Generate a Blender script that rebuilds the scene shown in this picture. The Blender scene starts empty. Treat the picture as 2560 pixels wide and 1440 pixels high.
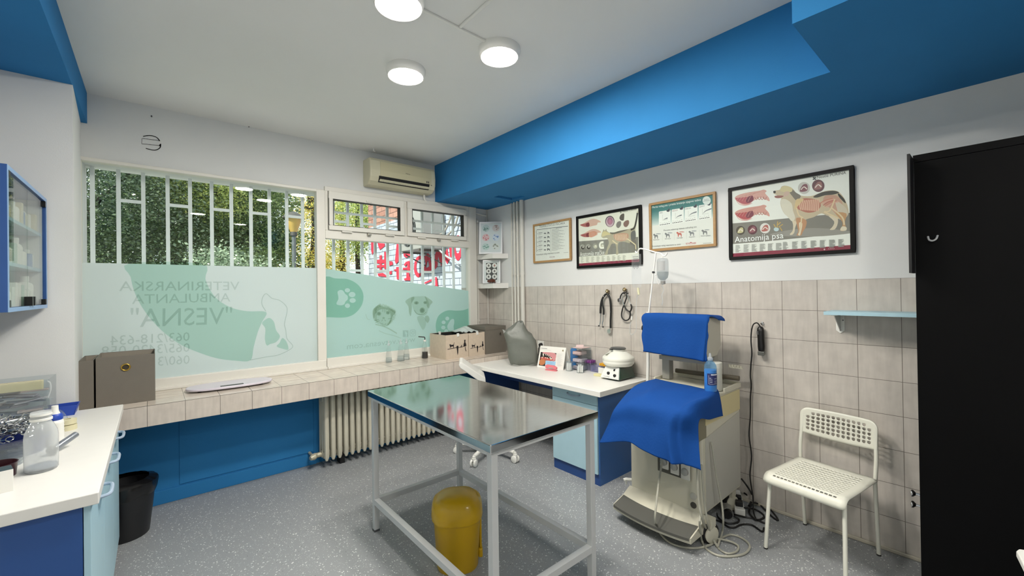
import bpy, bmesh, math, random
import numpy as np
from mathutils import Vector, Matrix
from mathutils.geometry import tessellate_polygon

sc = bpy.context.scene
col = sc.collection
R3 = random.Random(7)

# ---------------------------------------------------------------- camera
CAM = Vector((0.0, 0.0, 1.56))
YAW, PITCH, ROLL, FPX = 0.7090203, 0.0055222, -0.0138535, 1044.2846
_f = Vector((math.sin(YAW)*math.cos(PITCH), math.cos(YAW)*math.cos(PITCH), math.sin(PITCH)))
_r = Vector((math.cos(YAW), -math.sin(YAW), 0)); _u = _r.cross(_f)
_r, _u = _r*math.cos(ROLL)+_u*math.sin(ROLL), _u*math.cos(ROLL)-_r*math.sin(ROLL)
cam_d = bpy.data.cameras.new('camera'); cam = bpy.data.objects.new('camera', cam_d); col.objects.link(cam)
cam_d.sensor_width = 36.0; cam_d.lens = 36.0*FPX/2560.0; cam_d.clip_start = 0.02; cam_d.clip_end = 200
cam.matrix_world = Matrix(((_r.x, _u.x, -_f.x, CAM.x), (_r.y, _u.y, -_f.y, CAM.y), (_r.z, _u.z, -_f.z, CAM.z), (0, 0, 0, 1)))
sc.camera = cam

# ---------------------------------------------------------------- sky, sun, exposure
w = bpy.data.worlds.new('world'); sc.world = w; w.use_nodes = True
bg = w.node_tree.nodes['Background']; bg.inputs[0].default_value = (0.84, 0.93, 1.0, 1); bg.inputs[1].default_value = 1.9
sd = bpy.data.lights.new('sun', 'SUN'); sd.energy = 6.5; sd.angle = 0.02; sd.color = (1.0, 0.95, 0.84)
so = bpy.data.objects.new('sun', sd); col.objects.link(so)
so.rotation_euler = Vector((0.75, 0.22, -0.72)).to_track_quat('-Z', 'Y').to_euler()
LAMP = 255.0          # radiance of the four ceiling lamp diffusers
LAMP_FILL = 250.0         # of the two unseen fill lamps added behind the camera
vs = sc.view_settings
vs.view_transform = 'Standard'; vs.look = 'None'; vs.gamma = 1.0; vs.use_curve_mapping = False
vs.exposure = 0.0

# ---------------------------------------------------------------- helpers
def pt(px, py, ax, val):
    """the point of the plane ax=val seen at a place of the 2560x1440 frame"""
    d = _f + _r*((px-1280)/FPX) - _u*((py-720)/FPX)
    k = 'xyz'.index(ax)
    return CAM + d*((val-CAM[k])/d[k])

def lin(h):
    c = [int(h[i:i+2], 16)/255 for i in (0, 2, 4)]
    return tuple(x/12.92 if x <= 0.04045 else ((x+0.055)/1.055)**2.4 for x in c) + (1,)

MATS = {}
def mat(name, hexc='cccccc', rough=0.5, metal=0.0, spec=0.5, coat=0.0, noise=0.0, nscale=8.0, bump=0.0, bscale=60.0, trans=0.0, sheen=0.0, stretch=None):
    if name in MATS: return MATS[name]
    m = bpy.data.materials.new(name); m.use_nodes = True; MATS[name] = m
    nt = m.node_tree; b = nt.nodes['Principled BSDF']
    b.inputs['Base Color'].default_value = lin(hexc); b.inputs['Roughness'].default_value = rough
    b.inputs['Metallic'].default_value = metal; b.inputs['Specular IOR Level'].default_value = spec
    b.inputs['Coat Weight'].default_value = coat
    b.inputs['Coat Roughness'].default_value = 0.04
    if sheen: b.inputs['Sheen Weight'].default_value = sheen
    tc = None
    if noise or bump:
        tc = nt.nodes.new('ShaderNodeTexCoord'); src = tc.outputs['Object']
        if stretch:
            mp = nt.nodes.new('ShaderNodeMapping'); mp.inputs['Scale'].default_value = stretch
            nt.links.new(src, mp.inputs[0]); src = mp.outputs[0]
    if noise:
        n = nt.nodes.new('ShaderNodeTexNoise'); n.inputs['Scale'].default_value = nscale; n.inputs['Detail'].default_value = 4
        nt.links.new(src, n.inputs['Vector'])
        hs = nt.nodes.new('ShaderNodeHueSaturation'); hs.inputs['Color'].default_value = lin(hexc)
        mr = nt.nodes.new('ShaderNodeMapRange'); mr.inputs[3].default_value = 1-noise; mr.inputs[4].default_value = 1+noise
        mr.inputs[1].default_value = 0.25; mr.inputs[2].default_value = 0.75
        nt.links.new(n.outputs[0], mr.inputs[0]); nt.links.new(mr.outputs[0], hs.inputs['Value'])
        nt.links.new(hs.outputs[0], b.inputs['Base Color'])
    if bump:
        n2 = nt.nodes.new('ShaderNodeTexNoise'); n2.inputs['Scale'].default_value = bscale; n2.inputs['Detail'].default_value = 3
        nt.links.new(src, n2.inputs['Vector'])
        bp = nt.nodes.new('ShaderNodeBump'); bp.inputs['Strength'].default_value = bump; bp.inputs['Distance'].default_value = 0.01
        nt.links.new(n2.outputs[0], bp.inputs['Height']); nt.links.new(bp.outputs[0], b.inputs['Normal'])
    return m

def clear(name, tint='ffffff', gloss=0.05, fres=1.45, milk=0.0, milkc='ffffff'):
    """thin clear sheet: see-through with Fresnel reflections, optionally a little milky"""
    if name in MATS: return MATS[name]
    m = bpy.data.materials.new(name); m.use_nodes = True; MATS[name] = m
    nt = m.node_tree; nt.nodes.remove(nt.nodes['Principled BSDF']); out = nt.nodes['Material Output']
    tr = nt.nodes.new('ShaderNodeBsdfTransparent'); tr.inputs[0].default_value = lin(tint)
    gl = nt.nodes.new('ShaderNodeBsdfGlossy'); gl.inputs['Roughness'].default_value = gloss
    lw = nt.nodes.new('ShaderNodeLayerWeight'); pw = nt.nodes.new('ShaderNodeMath'); pw.operation = 'POWER'; pw.inputs[1].default_value = 4.5
    fr = nt.nodes.new('ShaderNodeMapRange'); fr.inputs[3].default_value = ((fres-1)/(fres+1))**2; fr.inputs[4].default_value = 0.75
    lw.inputs[0].default_value = 0.5; nt.links.new(lw.outputs['Facing'], pw.inputs[0]); nt.links.new(pw.outputs[0], fr.inputs[0])
    mx = nt.nodes.new('ShaderNodeMixShader'); nt.links.new(fr.outputs[0], mx.inputs[0])
    top = tr.outputs[0]
    if milk:
        df = nt.nodes.new('ShaderNodeBsdfDiffuse'); df.inputs[0].default_value = lin(milkc)
        tl = nt.nodes.new('ShaderNodeBsdfTranslucent'); tl.inputs[0].default_value = lin(milkc)
        m0 = nt.nodes.new('ShaderNodeMixShader'); m0.inputs[0].default_value = 0.5
        nt.links.new(df.outputs[0], m0.inputs[1]); nt.links.new(tl.outputs[0], m0.inputs[2])
        m1 = nt.nodes.new('ShaderNodeMixShader'); m1.inputs[0].default_value = milk
        nt.links.new(tr.outputs[0], m1.inputs[1]); nt.links.new(m0.outputs[0], m1.inputs[2]); top = m1.outputs[0]
    nt.links.new(top, mx.inputs[1]); nt.links.new(gl.outputs[0], mx.inputs[2]); nt.links.new(mx.outputs[0], out.inputs[0])
    return m

def tinted(name, tint):
    """see-through ink printed on window film"""
    if name in MATS: return MATS[name]
    m = bpy.data.materials.new(name); m.use_nodes = True; MATS[name] = m
    nt = m.node_tree; nt.nodes.remove(nt.nodes['Principled BSDF'])
    tr = nt.nodes.new('ShaderNodeBsdfTransparent'); tr.inputs[0].default_value = lin(tint)
    nt.links.new(tr.outputs[0], nt.nodes['Material Output'].inputs[0])
    return m

TEXT = {}
def text_data(s):
    if s not in TEXT:
        cu = bpy.data.curves.new('lettering', 'FONT'); cu.body = s; cu.resolution_u = 2
        o = bpy.data.objects.new('lettering', cu); col.objects.link(o)
        bpy.context.view_layer.update()
        me = bpy.data.meshes.new_from_object(o.evaluated_get(bpy.context.evaluated_depsgraph_get()))
        TEXT[s] = ([tuple(v.co) for v in me.vertices], [list(p.vertices) for p in me.polygons])
        bpy.data.objects.remove(o); bpy.data.meshes.remove(me); bpy.data.curves.remove(cu)
    return TEXT[s]

class B:
    def __init__(s): s.v = []; s.f = []; s.m = []; s.sm = []
    def add(s, vs, fs, m=0, smooth=False):
        o = len(s.v); s.v += [Vector(v) for v in vs]
        for f in fs: s.f.append([i+o for i in f]); s.m.append(m); s.sm.append(smooth)
        return s
    def box(s, x0, y0, z0, x1, y1, z1, m=0):
        return s.obox(((x0+x1)/2, (y0+y1)/2, (z0+z1)/2), ((x1-x0)/2, 0, 0), (0, (y1-y0)/2, 0), (0, 0, (z1-z0)/2), m)
    def obox(s, c, a, b, d, m=0):
        c, a, b, d = Vector(c), Vector(a), Vector(b), Vector(d)
        vs = [c+a*i+b*j+d*k for k in (-1, 1) for j in (-1, 1) for i in (-1, 1)]
        return s.add(vs, [(0, 2, 3, 1), (4, 5, 7, 6), (0, 1, 5, 4), (2, 6, 7, 3), (0, 4, 6, 2), (1, 3, 7, 5)], m)
    def bar(s, p, q, wd, dp=None, up=(0, 0, 1), m=0):
        p, q = Vector(p), Vector(q); dp = dp or wd; d = q-p; t = d.normalized(); u = Vector(up)
        if abs(t.dot(u)) > 0.98: u = Vector((1, 0, 0))
        a = t.cross(u).normalized(); b = a.cross(t)
        return s.obox((p+q)/2, d/2, a*(wd/2), b*(dp/2), m)
    def tube(s, pts, r, n=8, m=0, closed=False, cap=True, smooth=True):
        pts = [Vector(p) for p in pts]; k = len(pts); rs = r if isinstance(r, (list, tuple)) else [r]*k
        vs = []; a = None
        for i, p in enumerate(pts):
            t = (pts[(i+1) % k]-pts[i-1]) if closed else (pts[min(i+1, k-1)]-pts[max(i-1, 0)])
            t = t.normalized() if t.length > 1e-9 else Vector((0, 0, 1))
            if a is None:
                h = Vector((0, 0, 1)) if abs(t.z) < 0.9 else Vector((1, 0, 0)); a = t.cross(h).normalized()
            else:
                a = (a - t*a.dot(t)); a = a.normalized() if a.length > 1e-6 else t.orthogonal().normalized()
            b = t.cross(a)
            vs += [p + (a*math.cos(2*math.pi*j/n)+b*math.sin(2*math.pi*j/n))*rs[i] for j in range(n)]
        fs = []
        for i in range(k if closed else k-1):
            i2 = (i+1) % k
            fs += [(i*n+j, i*n+(j+1) % n, i2*n+(j+1) % n, i2*n+j) for j in range(n)]
        s.add(vs, fs, m, smooth)
        if cap and not closed:
            s.add(vs[:n], [list(range(n))[::-1]], m); s.add(vs[-n:], [list(range(n))], m)
        return s
    def lathe(s, prof, c=(0, 0, 0), n=24, m=0, ax=(0, 0, 1), smooth=True, sx=1.0, sy=1.0):
        c = Vector(c); t = Vector(ax).normalized(); a = t.orthogonal().normalized() if abs(t.z) < .99 else Vector((1, 0, 0)); b = t.cross(a)
        vs = []
        for r, z in prof: vs += [c+t*z+(a*math.cos(2*math.pi*j/n)*sx+b*math.sin(2*math.pi*j/n)*sy)*r for j in range(n)]
        fs = [(i*n+j, i*n+(j+1) % n, (i+1)*n+(j+1) % n, (i+1)*n+j) for i in range(len(prof)-1) for j in range(n)]
        s.add(vs, fs, m, smooth)
        if prof[0][0] > 1e-6: s.add(vs[:n], [list(range(n))[::-1]], m)
        if prof[-1][0] > 1e-6: s.add(vs[-n:], [list(range(n))], m)
        return s
    def disc(s, c, r, ax=(0, 0, 1), n=24, m=0, r2=None):
        c = Vector(c); t = Vector(ax).normalized(); a = t.orthogonal().normalized()
        if abs(t.z) < .9: a = t.cross(Vector((0, 0, 1))).normalized()
        b = t.cross(a); r2 = r2 or r
        return s.add([c+a*math.cos(2*math.pi*j/n)*r+b*math.sin(2*math.pi*j/n)*r2 for j in range(n)], [list(range(n))], m)
    def poly(s, pts, m=0): return s.add(pts, [list(range(len(pts)))], m)
    def polyh(s, outer, holes, m=0):
        loops = [list(outer)]+[list(h) for h in holes]
        return s.add([p for l in loops for p in l], [list(t) for t in tessellate_polygon(loops)], m)
    def prism(s, pts, vec, m=0, smooth=False):
        n = len(pts); pts = [Vector(p) for p in pts]; v = Vector(vec)
        s.add(pts, [list(range(n))[::-1]], m); s.add([p+v for p in pts], [list(range(n))], m)
        return s.add(pts+[p+v for p in pts], [(i, (i+1) % n, n+(i+1) % n, n+i) for i in range(n)], m, smooth)
    def ell(s, c, rx, ry, rz, n=16, k=10, m=0):
        c = Vector(c); vs = []; fs = []
        for i in range(k+1):
            th = math.pi*i/k
            vs += [c+Vector((rx*math.sin(th)*math.cos(2*math.pi*j/n), ry*math.sin(th)*math.sin(2*math.pi*j/n), rz*math.cos(th))) for j in range(n)]
        fs = [(i*n+j, (i+1)*n+j, (i+1)*n+(j+1) % n, i*n+(j+1) % n) for i in range(k) for j in range(n)]
        return s.add(vs, fs, m, True)
    def grid(s, fn, nu, nv, m=0, smooth=True):
        vs = [fn(i/nu, j/nv) for j in range(nv+1) for i in range(nu+1)]
        return s.add(vs, [(j*(nu+1)+i, j*(nu+1)+i+1, (j+1)*(nu+1)+i+1, (j+1)*(nu+1)+i) for j in range(nv) for i in range(nu)], m, smooth)
    def text(s, st, p0, p1, h=None, m=0, up=(0, 0, 1)):
        """lettering from p0 to p1, capitals h tall"""
        vs, fs = text_data(st); p0, p1 = Vector(p0), Vector(p1)
        xs = [v[0] for v in vs]; x0, x1 = min(xs), max(xs); d = p1-p0; k = d.length/(x1-x0); t = d.normalized()
        hh = (h/0.729) if h else k; u = Vector(up); u = (u-t*u.dot(t)).normalized()
        return s.add([p0+t*((v[0]-x0)*k)+u*(v[1]*hh) for v in vs], fs, m)
    def ring(s, pts, wd, ax, m=0, closed=True):
        """flat band of width wd along pts in the plane with normal ax"""
        pts = [Vector(p) for p in pts]; k = len(pts); ax = Vector(ax); vs = []
        for i, p in enumerate(pts):
            t = (pts[(i+1) % k]-pts[i-1]) if closed else (pts[min(i+1, k-1)]-pts[max(i-1, 0)])
            a = t.cross(ax).normalized()*(wd/2); vs += [p-a, p+a]
        return s.add(vs, [(2*i, 2*i+1, 2*((i+1) % k)+1, 2*((i+1) % k)) for i in range(k if closed else k-1)], m)
    def build(s, name, mats, parent=None, bevel=0.0, local=False, origin=None, solid=0.0, fix=True, segs=2, sub=0):
        off = Vector((0, 0, 0)); p = parent
        if not local:
            if origin is not None: off = Vector(origin)
            while p is not None: off = off + p.location; p = p.parent
        me = bpy.data.meshes.new(name)
        me.from_pydata([v-off if not (origin is not None and parent is None) else v-Vector(origin) for v in s.v], [], s.f)
        for mm in (mats if isinstance(mats, (list, tuple)) else [mats]): me.materials.append(mm)
        me.polygons.foreach_set('material_index', s.m); me.polygons.foreach_set('use_smooth', s.sm)
        if fix:
            bm = bmesh.new(); bm.from_mesh(me); bmesh.ops.remove_doubles(bm, verts=bm.verts, dist=1e-5)
            bmesh.ops.recalc_face_normals(bm, faces=bm.faces); bm.to_mesh(me); bm.free()
        me.update()
        if any(s.sm) and fix: me.set_sharp_from_angle(angle=math.radians(38))
        o = bpy.data.objects.new(name, me); col.objects.link(o)
        if origin is not None and parent is None: o.location = Vector(origin)
        if parent is not None: o.parent = parent
        if solid:
            md = o.modifiers.new('thick', 'SOLIDIFY'); md.thickness = solid; md.offset = 0
        if bevel:
            md = o.modifiers.new('bevel', 'BEVEL'); md.width = bevel; md.segments = segs; md.limit_method = 'ANGLE'; md.angle_limit = math.radians(40)
        if sub:
            md = o.modifiers.new('sub', 'SUBSURF'); md.levels = sub; md.render_levels = sub
        return o

def tag(o, label, cat, group=None, kind=None):
    if label: o['label'] = label
    if cat: o['category'] = cat
    if group: o['group'] = group
    if kind: o['kind'] = kind
    return o
def thing(name, label, cat, loc=(0, 0, 0), group=None, rz=0.0):
    o = bpy.data.objects.new(name, None); col.objects.link(o); o.location = loc; o.rotation_euler = (0, 0, rz); o.empty_display_size = 0.05
    return tag(o, label, cat, group)
def struct(o, label=None, cat=None):
    o['kind'] = 'structure'
    return tag(o, label, cat)
def copy_tree(o, loc, label, group=None):
    def cp(a, par):
        c = a.copy(); col.objects.link(c); c.parent = par
        for ch in [k for k in KIDS.get(a, [])]: cp(ch, c)
        return c
    KIDS = {}
    for k in list(bpy.data.objects):
        if k.parent: KIDS.setdefault(k.parent, []).append(k)
    c = cp(o, None); c.location = loc; c['label'] = label
    if group: c['group'] = group
    return c
def smooth_path(pts, k=6, closed=False):
    pts = [Vector(p) for p in pts]; n = len(pts); out = []
    for i in range(n if closed else n-1):
        g = lambda j: pts[j % n] if closed else pts[max(0, min(n-1, j))]
        a, b, c, d = g(i-1), g(i), g(i+1), g(i+2)
        for q in range(k):
            t = q/k
            out.append(0.5*((2*b)+(c-a)*t+(2*a-5*b+4*c-d)*t*t+(3*b-3*c+d-a)*t**3))
    if not closed: out.append(pts[-1])
    return out
def circ(n=20): return [(math.cos(2*math.pi*i/n), math.sin(2*math.pi*i/n)) for i in range(n)]
class Crop:
    """reads a place in an enlarged view back to a point of a wall plane"""
    def __init__(s, x0, y0, k, ax, val): s.a = (x0, y0, k, ax, val)
    def __call__(s, u, v, lift=0.0):
        x0, y0, k, ax, val = s.a
        return pt(x0+u/k, y0+v/k, ax, val+lift)
    def pl(s, pts, lift=0.0): return [s(u, v, lift) for u, v in pts]
    def el(s, u, v, ru, rv, lift=0.0, n=20): return [s(u+ru*a, v+rv*b, lift) for a, b in circ(n)]
    def blob(s, pts, lift=0.0, k=4): return smooth_path(s.pl(pts, lift), k, True)

def tile_mat(name, axes, base='c1bbb3', off=(0.0, 0.0), tw=0.2, th=0.2, rough=0.28, streak=True):
    m = bpy.data.materials.new(name); m.use_nodes = True; MATS[name] = m
    nt = m.node_tree; b = nt.nodes['Principled BSDF']; L = nt.links.new
    tc = nt.nodes.new('ShaderNodeTexCoord'); sx = nt.nodes.new('ShaderNodeSeparateXYZ'); L(tc.outputs['Object'], sx.inputs[0])
    cb = nt.nodes.new('ShaderNodeCombineXYZ')
    for i, a in enumerate(axes):
        ad = nt.nodes.new('ShaderNodeMath'); ad.operation = 'ADD'; ad.inputs[1].default_value = off[i]+20.0
        L(sx.outputs['XYZ'.index(a)], ad.inputs[0]); L(ad.outputs[0], cb.inputs[i])
    br = nt.nodes.new('ShaderNodeTexBrick'); br.offset = 0.0; br.squash = 1.0
    br.inputs['Scale'].default_value = 1.0; br.inputs['Brick Width'].default_value = tw; br.inputs['Row Height'].default_value = th
    br.inputs['Mortar Size'].default_value = 0.0016; br.inputs['Mortar Smooth'].default_value = 0.2; br.inputs['Bias'].default_value = 0.0
    c = lin(base); br.inputs['Color1'].default_value = tuple(x*0.97 for x in c[:3])+(1,); br.inputs['Color2'].default_value = tuple(min(1, x*1.03) for x in c[:3])+(1,)
    br.inputs['Mortar'].default_value = lin('6f675f')
    L(cb.outputs[0], br.inputs['Vector'])
    mp = nt.nodes.new('ShaderNodeMapping'); mp.inputs['Scale'].default_value = (38, 5, 1) if streak else (5, 30, 1); L(cb.outputs[0], mp.inputs[0])
    n = nt.nodes.new('ShaderNodeTexNoise'); n.inputs['Scale'].default_value = 1.0; n.inputs['Detail'].default_value = 4; L(mp.outputs[0], n.inputs['Vector'])
    n3 = nt.nodes.new('ShaderNodeTexNoise'); n3.inputs['Scale'].default_value = 11.0; n3.inputs['Detail'].default_value = 3; L(cb.outputs[0], n3.inputs['Vector'])
    av = nt.nodes.new('ShaderNodeMath'); av.operation = 'ADD'; L(n.outputs[0], av.inputs[0]); L(n3.outputs[0], av.inputs[1])
    mr = nt.nodes.new('ShaderNodeMapRange'); mr.inputs[1].default_value = 0.65; mr.inputs[2].default_value = 1.35; mr.inputs[3].default_value = 0.86; mr.inputs[4].default_value = 1.1
    L(av.outputs[0], mr.inputs[0])
    hs = nt.nodes.new('ShaderNodeHueSaturation'); L(br.outputs['Color'], hs.inputs['Color']); L(mr.outputs[0], hs.inputs['Value'])
    L(hs.outputs[0], b.inputs['Base Color'])
    b.inputs['Roughness'].default_value = rough
    bp = nt.nodes.new('ShaderNodeBump'); bp.inputs['Strength'].default_value = 0.35; bp.inputs['Distance'].default_value = 0.002; bp.invert = True
    L(br.outputs['Fac'], bp.inputs['Height']); L(bp.outputs[0], b.inputs['Normal'])
    return m
# ---------------------------------------------------------------- room materials
XR, YW, YP, ZC, XL = 3.265, 4.28, 3.55, 3.03, -0.78
M_white = mat('white_wall_paint', 'd6d8d7', 0.75, noise=0.02, nscale=3, bump=0.05, bscale=250)
M_ceil = mat('white_ceiling_paint', 'e2e3e1', 0.85, noise=0.015, nscale=2)
M_blue = mat('blue_wall_paint', '2e79b2', 0.8, spec=0.2, noise=0.03, nscale=4, bump=0.06, bscale=120)
M_tile = tile_mat('grey_wall_tile_side', 'YZ', off=(0.032, 0.0))
M_tilex = tile_mat('grey_wall_tile_front', 'XZ', off=(-0.065, 0.0))
M_sill = tile_mat('beige_sill_tile_top', 'XY', 'cfc4b8', (0.038, 0.1), rough=0.18, streak=False)
M_sillf = tile_mat('beige_sill_tile_edge', 'XZ', 'cdc3b8', (0.038, 0.115), rough=0.25)
M_frame = mat('window_frame_paint', 'dcdad2', 0.45, noise=0.02, nscale=6)
M_wplas = mat('white_plastic', 'e4e4df', 0.4)
M_wlam = mat('white_laminate', 'e2e1dc', 0.35, noise=0.01, nscale=20)
M_black = mat('black_plastic', '0d0d0e', 0.35)
M_blackm = mat('black_matte', '101012', 0.6)
M_chrome = mat('chrome', 'd8d8d8', 0.12, 1.0)
M_dkmetal = mat('dark_metal', '55565a', 0.35, 0.9)
M_cream = mat('cream_plastic', 'cbc7ad', 0.45, noise=0.03, nscale=5)
M_pane = clear('window_glass', 'f4f8f6', 0.0, 1.45)
M_glasst = clear('thin_clear_plastic', 'f8fafa', 0.06, 1.4, 0.05)
M_print = {}
def ink(h, rough=0.5):
    if h not in M_print: M_print[h] = mat('ink_'+h, h, rough)
    return M_print[h]

# floor: grey vinyl with white and dark flecks
m = bpy.data.materials.new('speckled_vinyl'); m.use_nodes = True; nt = m.node_tree; b = nt.nodes['Principled BSDF']; L = nt.links.new
tc = nt.nodes.new('ShaderNodeTexCoord')
def fleck(scale, thr, stretch, seed):
    mp = nt.nodes.new('ShaderNodeMapping'); mp.inputs['Scale'].default_value = stretch; mp.inputs['Location'].default_value = (seed, seed*.7, 0); mp.inputs['Rotation'].default_value = (0, 0, seed)
    L(tc.outputs['Object'], mp.inputs[0])
    v = nt.nodes.new('ShaderNodeTexVoronoi'); v.inputs['Scale'].default_value = scale; L(mp.outputs[0], v.inputs['Vector'])
    lt = nt.nodes.new('ShaderNodeMath'); lt.operation = 'LESS_THAN'; lt.inputs[1].default_value = thr; L(v.outputs['Distance'], lt.inputs[0])
    # only some of the cells carry a fleck
    sp = nt.nodes.new('ShaderNodeSeparateColor'); L(v.outputs['Color'], sp.inputs[0])
    gt = nt.nodes.new('ShaderNodeMath'); gt.operation = 'GREATER_THAN'; gt.inputs[1].default_value = 0.62; L(sp.outputs[0], gt.inputs[0])
    mu = nt.nodes.new('ShaderNodeMath'); mu.operation = 'MULTIPLY'; L(lt.outputs[0], mu.inputs[0]); L(gt.outputs[0], mu.inputs[1])
    return mu.outputs[0]
nz = nt.nodes.new('ShaderNodeTexNoise'); nz.inputs['Scale'].default_value = 300; L(tc.outputs['Object'], nz.inputs['Vector'])
mx0 = nt.nodes.new('ShaderNodeMix'); mx0.data_type = 'RGBA'; mx0.inputs[6].default_value = lin('7d8183'); mx0.inputs[7].default_value = lin('94979a'); L(nz.outputs[0], mx0.inputs[0])
prev = mx0.outputs[2]
for scale, thr, st, seed, c in ((75, 0.2, (1, 0.55, 1), 1.3, 'd4d6d4'), (60, 0.2, (0.6, 1, 1), 4.1, 'c9cbcb'), (120, 0.25, (1, 1, 1), 2.2, 'bcc0c0'), (45, 0.1, (1, 1, 1), 7.7, '34383a')):
    mx = nt.nodes.new('ShaderNodeMix'); mx.data_type = 'RGBA'; L(fleck(scale, thr, st, seed), mx.inputs[0]); L(prev, mx.inputs[6]); mx.inputs[7].default_value = lin(c); prev = mx.outputs[2]
L(prev, b.inputs['Base Color']); b.inputs['Roughness'].default_value = 0.42
M_floor = m

# ---------------------------------------------------------------- room shell
struct(B().box(-0.95, -2.75, -0.12, 3.4, 4.62, 0.0).build('floor', M_floor))
struct(B().box(-0.95, -2.75, ZC, 3.4, 4.62, 3.2).build('ceiling', M_ceil))
struct(B().box(XR, -2.75, 0, XR+0.13, 4.6, 1.6, 0).box(XR, -2.75, 1.6, XR+0.13, 4.6, ZC, 1).build('wall_right', [M_tile, M_white]))
struct(B().box(-0.95, -2.75, 0, XR, -2.6, ZC).build('wall_back', M_white))
struct(B().box(-0.95, -2.6, 0, XL, YP, 2.81).build('wall_left', M_white))
struct(B().prism([(-0.95, YP, 0), (-0.355, YP, 0), (-0.39, YW, 0), (-0.39, 4.6, 0), (-0.95, 4.6, 0)], (0, 0, 2.81)).build('wall_corner', M_white))
# window wall: below the sill, above the windows, strip at the right
wf = B().box(-0.38, 4.10, 0, XR, 4.6, 0.685, 0)
wf.box(-0.39, 4.29, 0.685, XR, 4.6, 0.82, 1)
wf.box(-0.39, YW, 2.555, XR, 4.6, ZC, 1)
wf.box(3.07, YW, 0.825, XR, 4.6, 1.6, 2).box(3.07, YW, 1.6, XR, 4.6, 2.555, 1)
struct(wf.build('wall_front', [M_blue, M_white, M_tilex]))
# shallow blue access panel and skirting on the low wall
bs = B().box(-0.36, 4.085, 0.0, 1.12, 4.10, 0.1).box(0.14, 4.094, 0.112, 1.1, 4.10, 0.66)
struct(bs.build('baseboard_front', M_blue, bevel=0.004))
# blue downstand beams
tr = B()
hx0, hx1, hy0, hy1 = 2.88, 3.142, 3.42, 3.645
for x0, y0, x1, y1 in ((2.505, 0.52, hx0, YW), (hx1, 0.52, XR, YW), (hx0, 0.52, hx1, hy0), (hx0, hy1, hx1, YW)): tr.box(x0, y0, 2.6, x1, y1, ZC)
tr.box(hx0, hy0, 2.622, hx1, hy1, ZC); tr.box(1.928, -2.6, 2.6, XR, 0.52, ZC)
struct(tr.build('trim_1', M_blue, fix=False))
struct(B().box(-0.95, -2.6, 2.81, -0.357, 4.6, ZC).build('trim_2', M_blue))
# tiled sill
sl = B().box(-0.39, 3.70, 0.686, XR, 4.29, 0.822, 1).box(-0.39, 3.70, 0.822, XR, 4.29, 0.825, 0)
struct(sl.build('trim_3', [M_sill, M_sillf]))
struct(B().box(3.252, 0.28, 0.0, XR, 2.05, 0.022).build('baseboard_right', mat('skirting', 'b9b3a4', 0.5, noise=.08, nscale=30), bevel=0.005))

# ---------------------------------------------------------------- windows
w1 = B()
w1.box(-0.395, 4.235, 0.825, 1.265, 4.33, 0.912); w1.box(-0.395, 4.25, 2.535, 1.265, 4.33, 2.56)
w1.box(-0.40, 4.25, 0.9, -0.388, 4.33, 2.54); w1.box(1.19, 4.245, 0.9, 1.268, 4.33, 2.556)
w1.box(-0.395, 4.205, 0.825, 1.265, 4.24, 0.848)
w1 = struct(w1.build('window_1', M_frame, bevel=0.004))
B().poly([(-0.388, 4.285, 0.91), (1.192, 4.285, 0.91), (1.192, 4.285, 2.537), (-0.388, 4.285, 2.537)]).build('pane', M_pane, w1)
w2 = B()
w2.box(1.268, 4.235, 0.825, 2.962, 4.33, 0.925).box(1.268, 4.205, 0.825, 3.0, 4.24, 0.848)
w2.box(1.268, 4.25, 2.555, 2.962, 4.33, 2.60).box(1.268, 4.245, 2.09, 2.962, 4.33, 2.172).box(2.962, 4.245, 0.825, 3.07, 4.33, 2.60)
w2.box(1.268, 4.25, 2.172, 1.296, 4.33, 2.556).box(2.086, 4.248, 2.172, 2.126, 4.33, 2.556).box(2.908, 4.25, 2.172, 2.962, 4.33, 2.556)
w2 = struct(w2.build('window_2', M_frame, bevel=0.004))
B().poly([(1.268, 4.285, 0.92), (2.964, 4.285, 0.92), (2.964, 4.285, 2.092), (1.268, 4.285, 2.092)]).build('pane', M_pane, w2)
M_gasket = mat('gasket', '2c2c2a', 0.6)
for a, bb, pa, pb in ((1.298, 2.088, 1.336, 2.04), (2.126, 2.908, 2.182, 2.866)):
    s = B(); z0, z1, q0, q1 = 2.174, 2.552, 2.218, 2.48
    for x0, zz0, x1, zz1 in ((a, z0, bb, q0), (a, q1, bb, z1), (a, q0, pa, q1), (pb, q0, bb, q1)): s.box(x0, 4.222, zz0, x1, 4.30, zz1)
    s = s.build('sash', M_frame, w2, bevel=0.005)
    g = B()
    for x0, zz0, x1, zz1 in ((pa-.001, q0, pb+.001, q0+.005), (pa-.001, q1-.006, pb+.001, q1), (pa, q0, pa+.005, q1), (pb-.005, q0, pb, q1)): g.box(x0, 4.2235, zz0, x1, 4.288, zz1)
    g.build('gasket', M_gasket, s)
    B().poly([(pa, 4.286, q0), (pb, 4.286, q0), (pb, 4.286, q1), (pa, 4.286, q1)]).build('pane', M_pane, s)
    mid = (a+bb)/2
    for hx in (a+.17, bb-.17): B().box(hx-.05, 4.216, 2.158, hx+.05, 4.246, 2.172).build('hinge', M_frame, s, bevel=.003)
    B().box(mid-.018, 4.205, 2.145, mid+.018, 4.25, 2.168).build('catch', mat('catch_metal', 'a9a79e', .4, .4), s, bevel=.004)
    B().box(mid-.03, 4.212, 2.487, mid+.03, 4.225, 2.505).build('catch', M_frame, s, bevel=.003)

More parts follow.
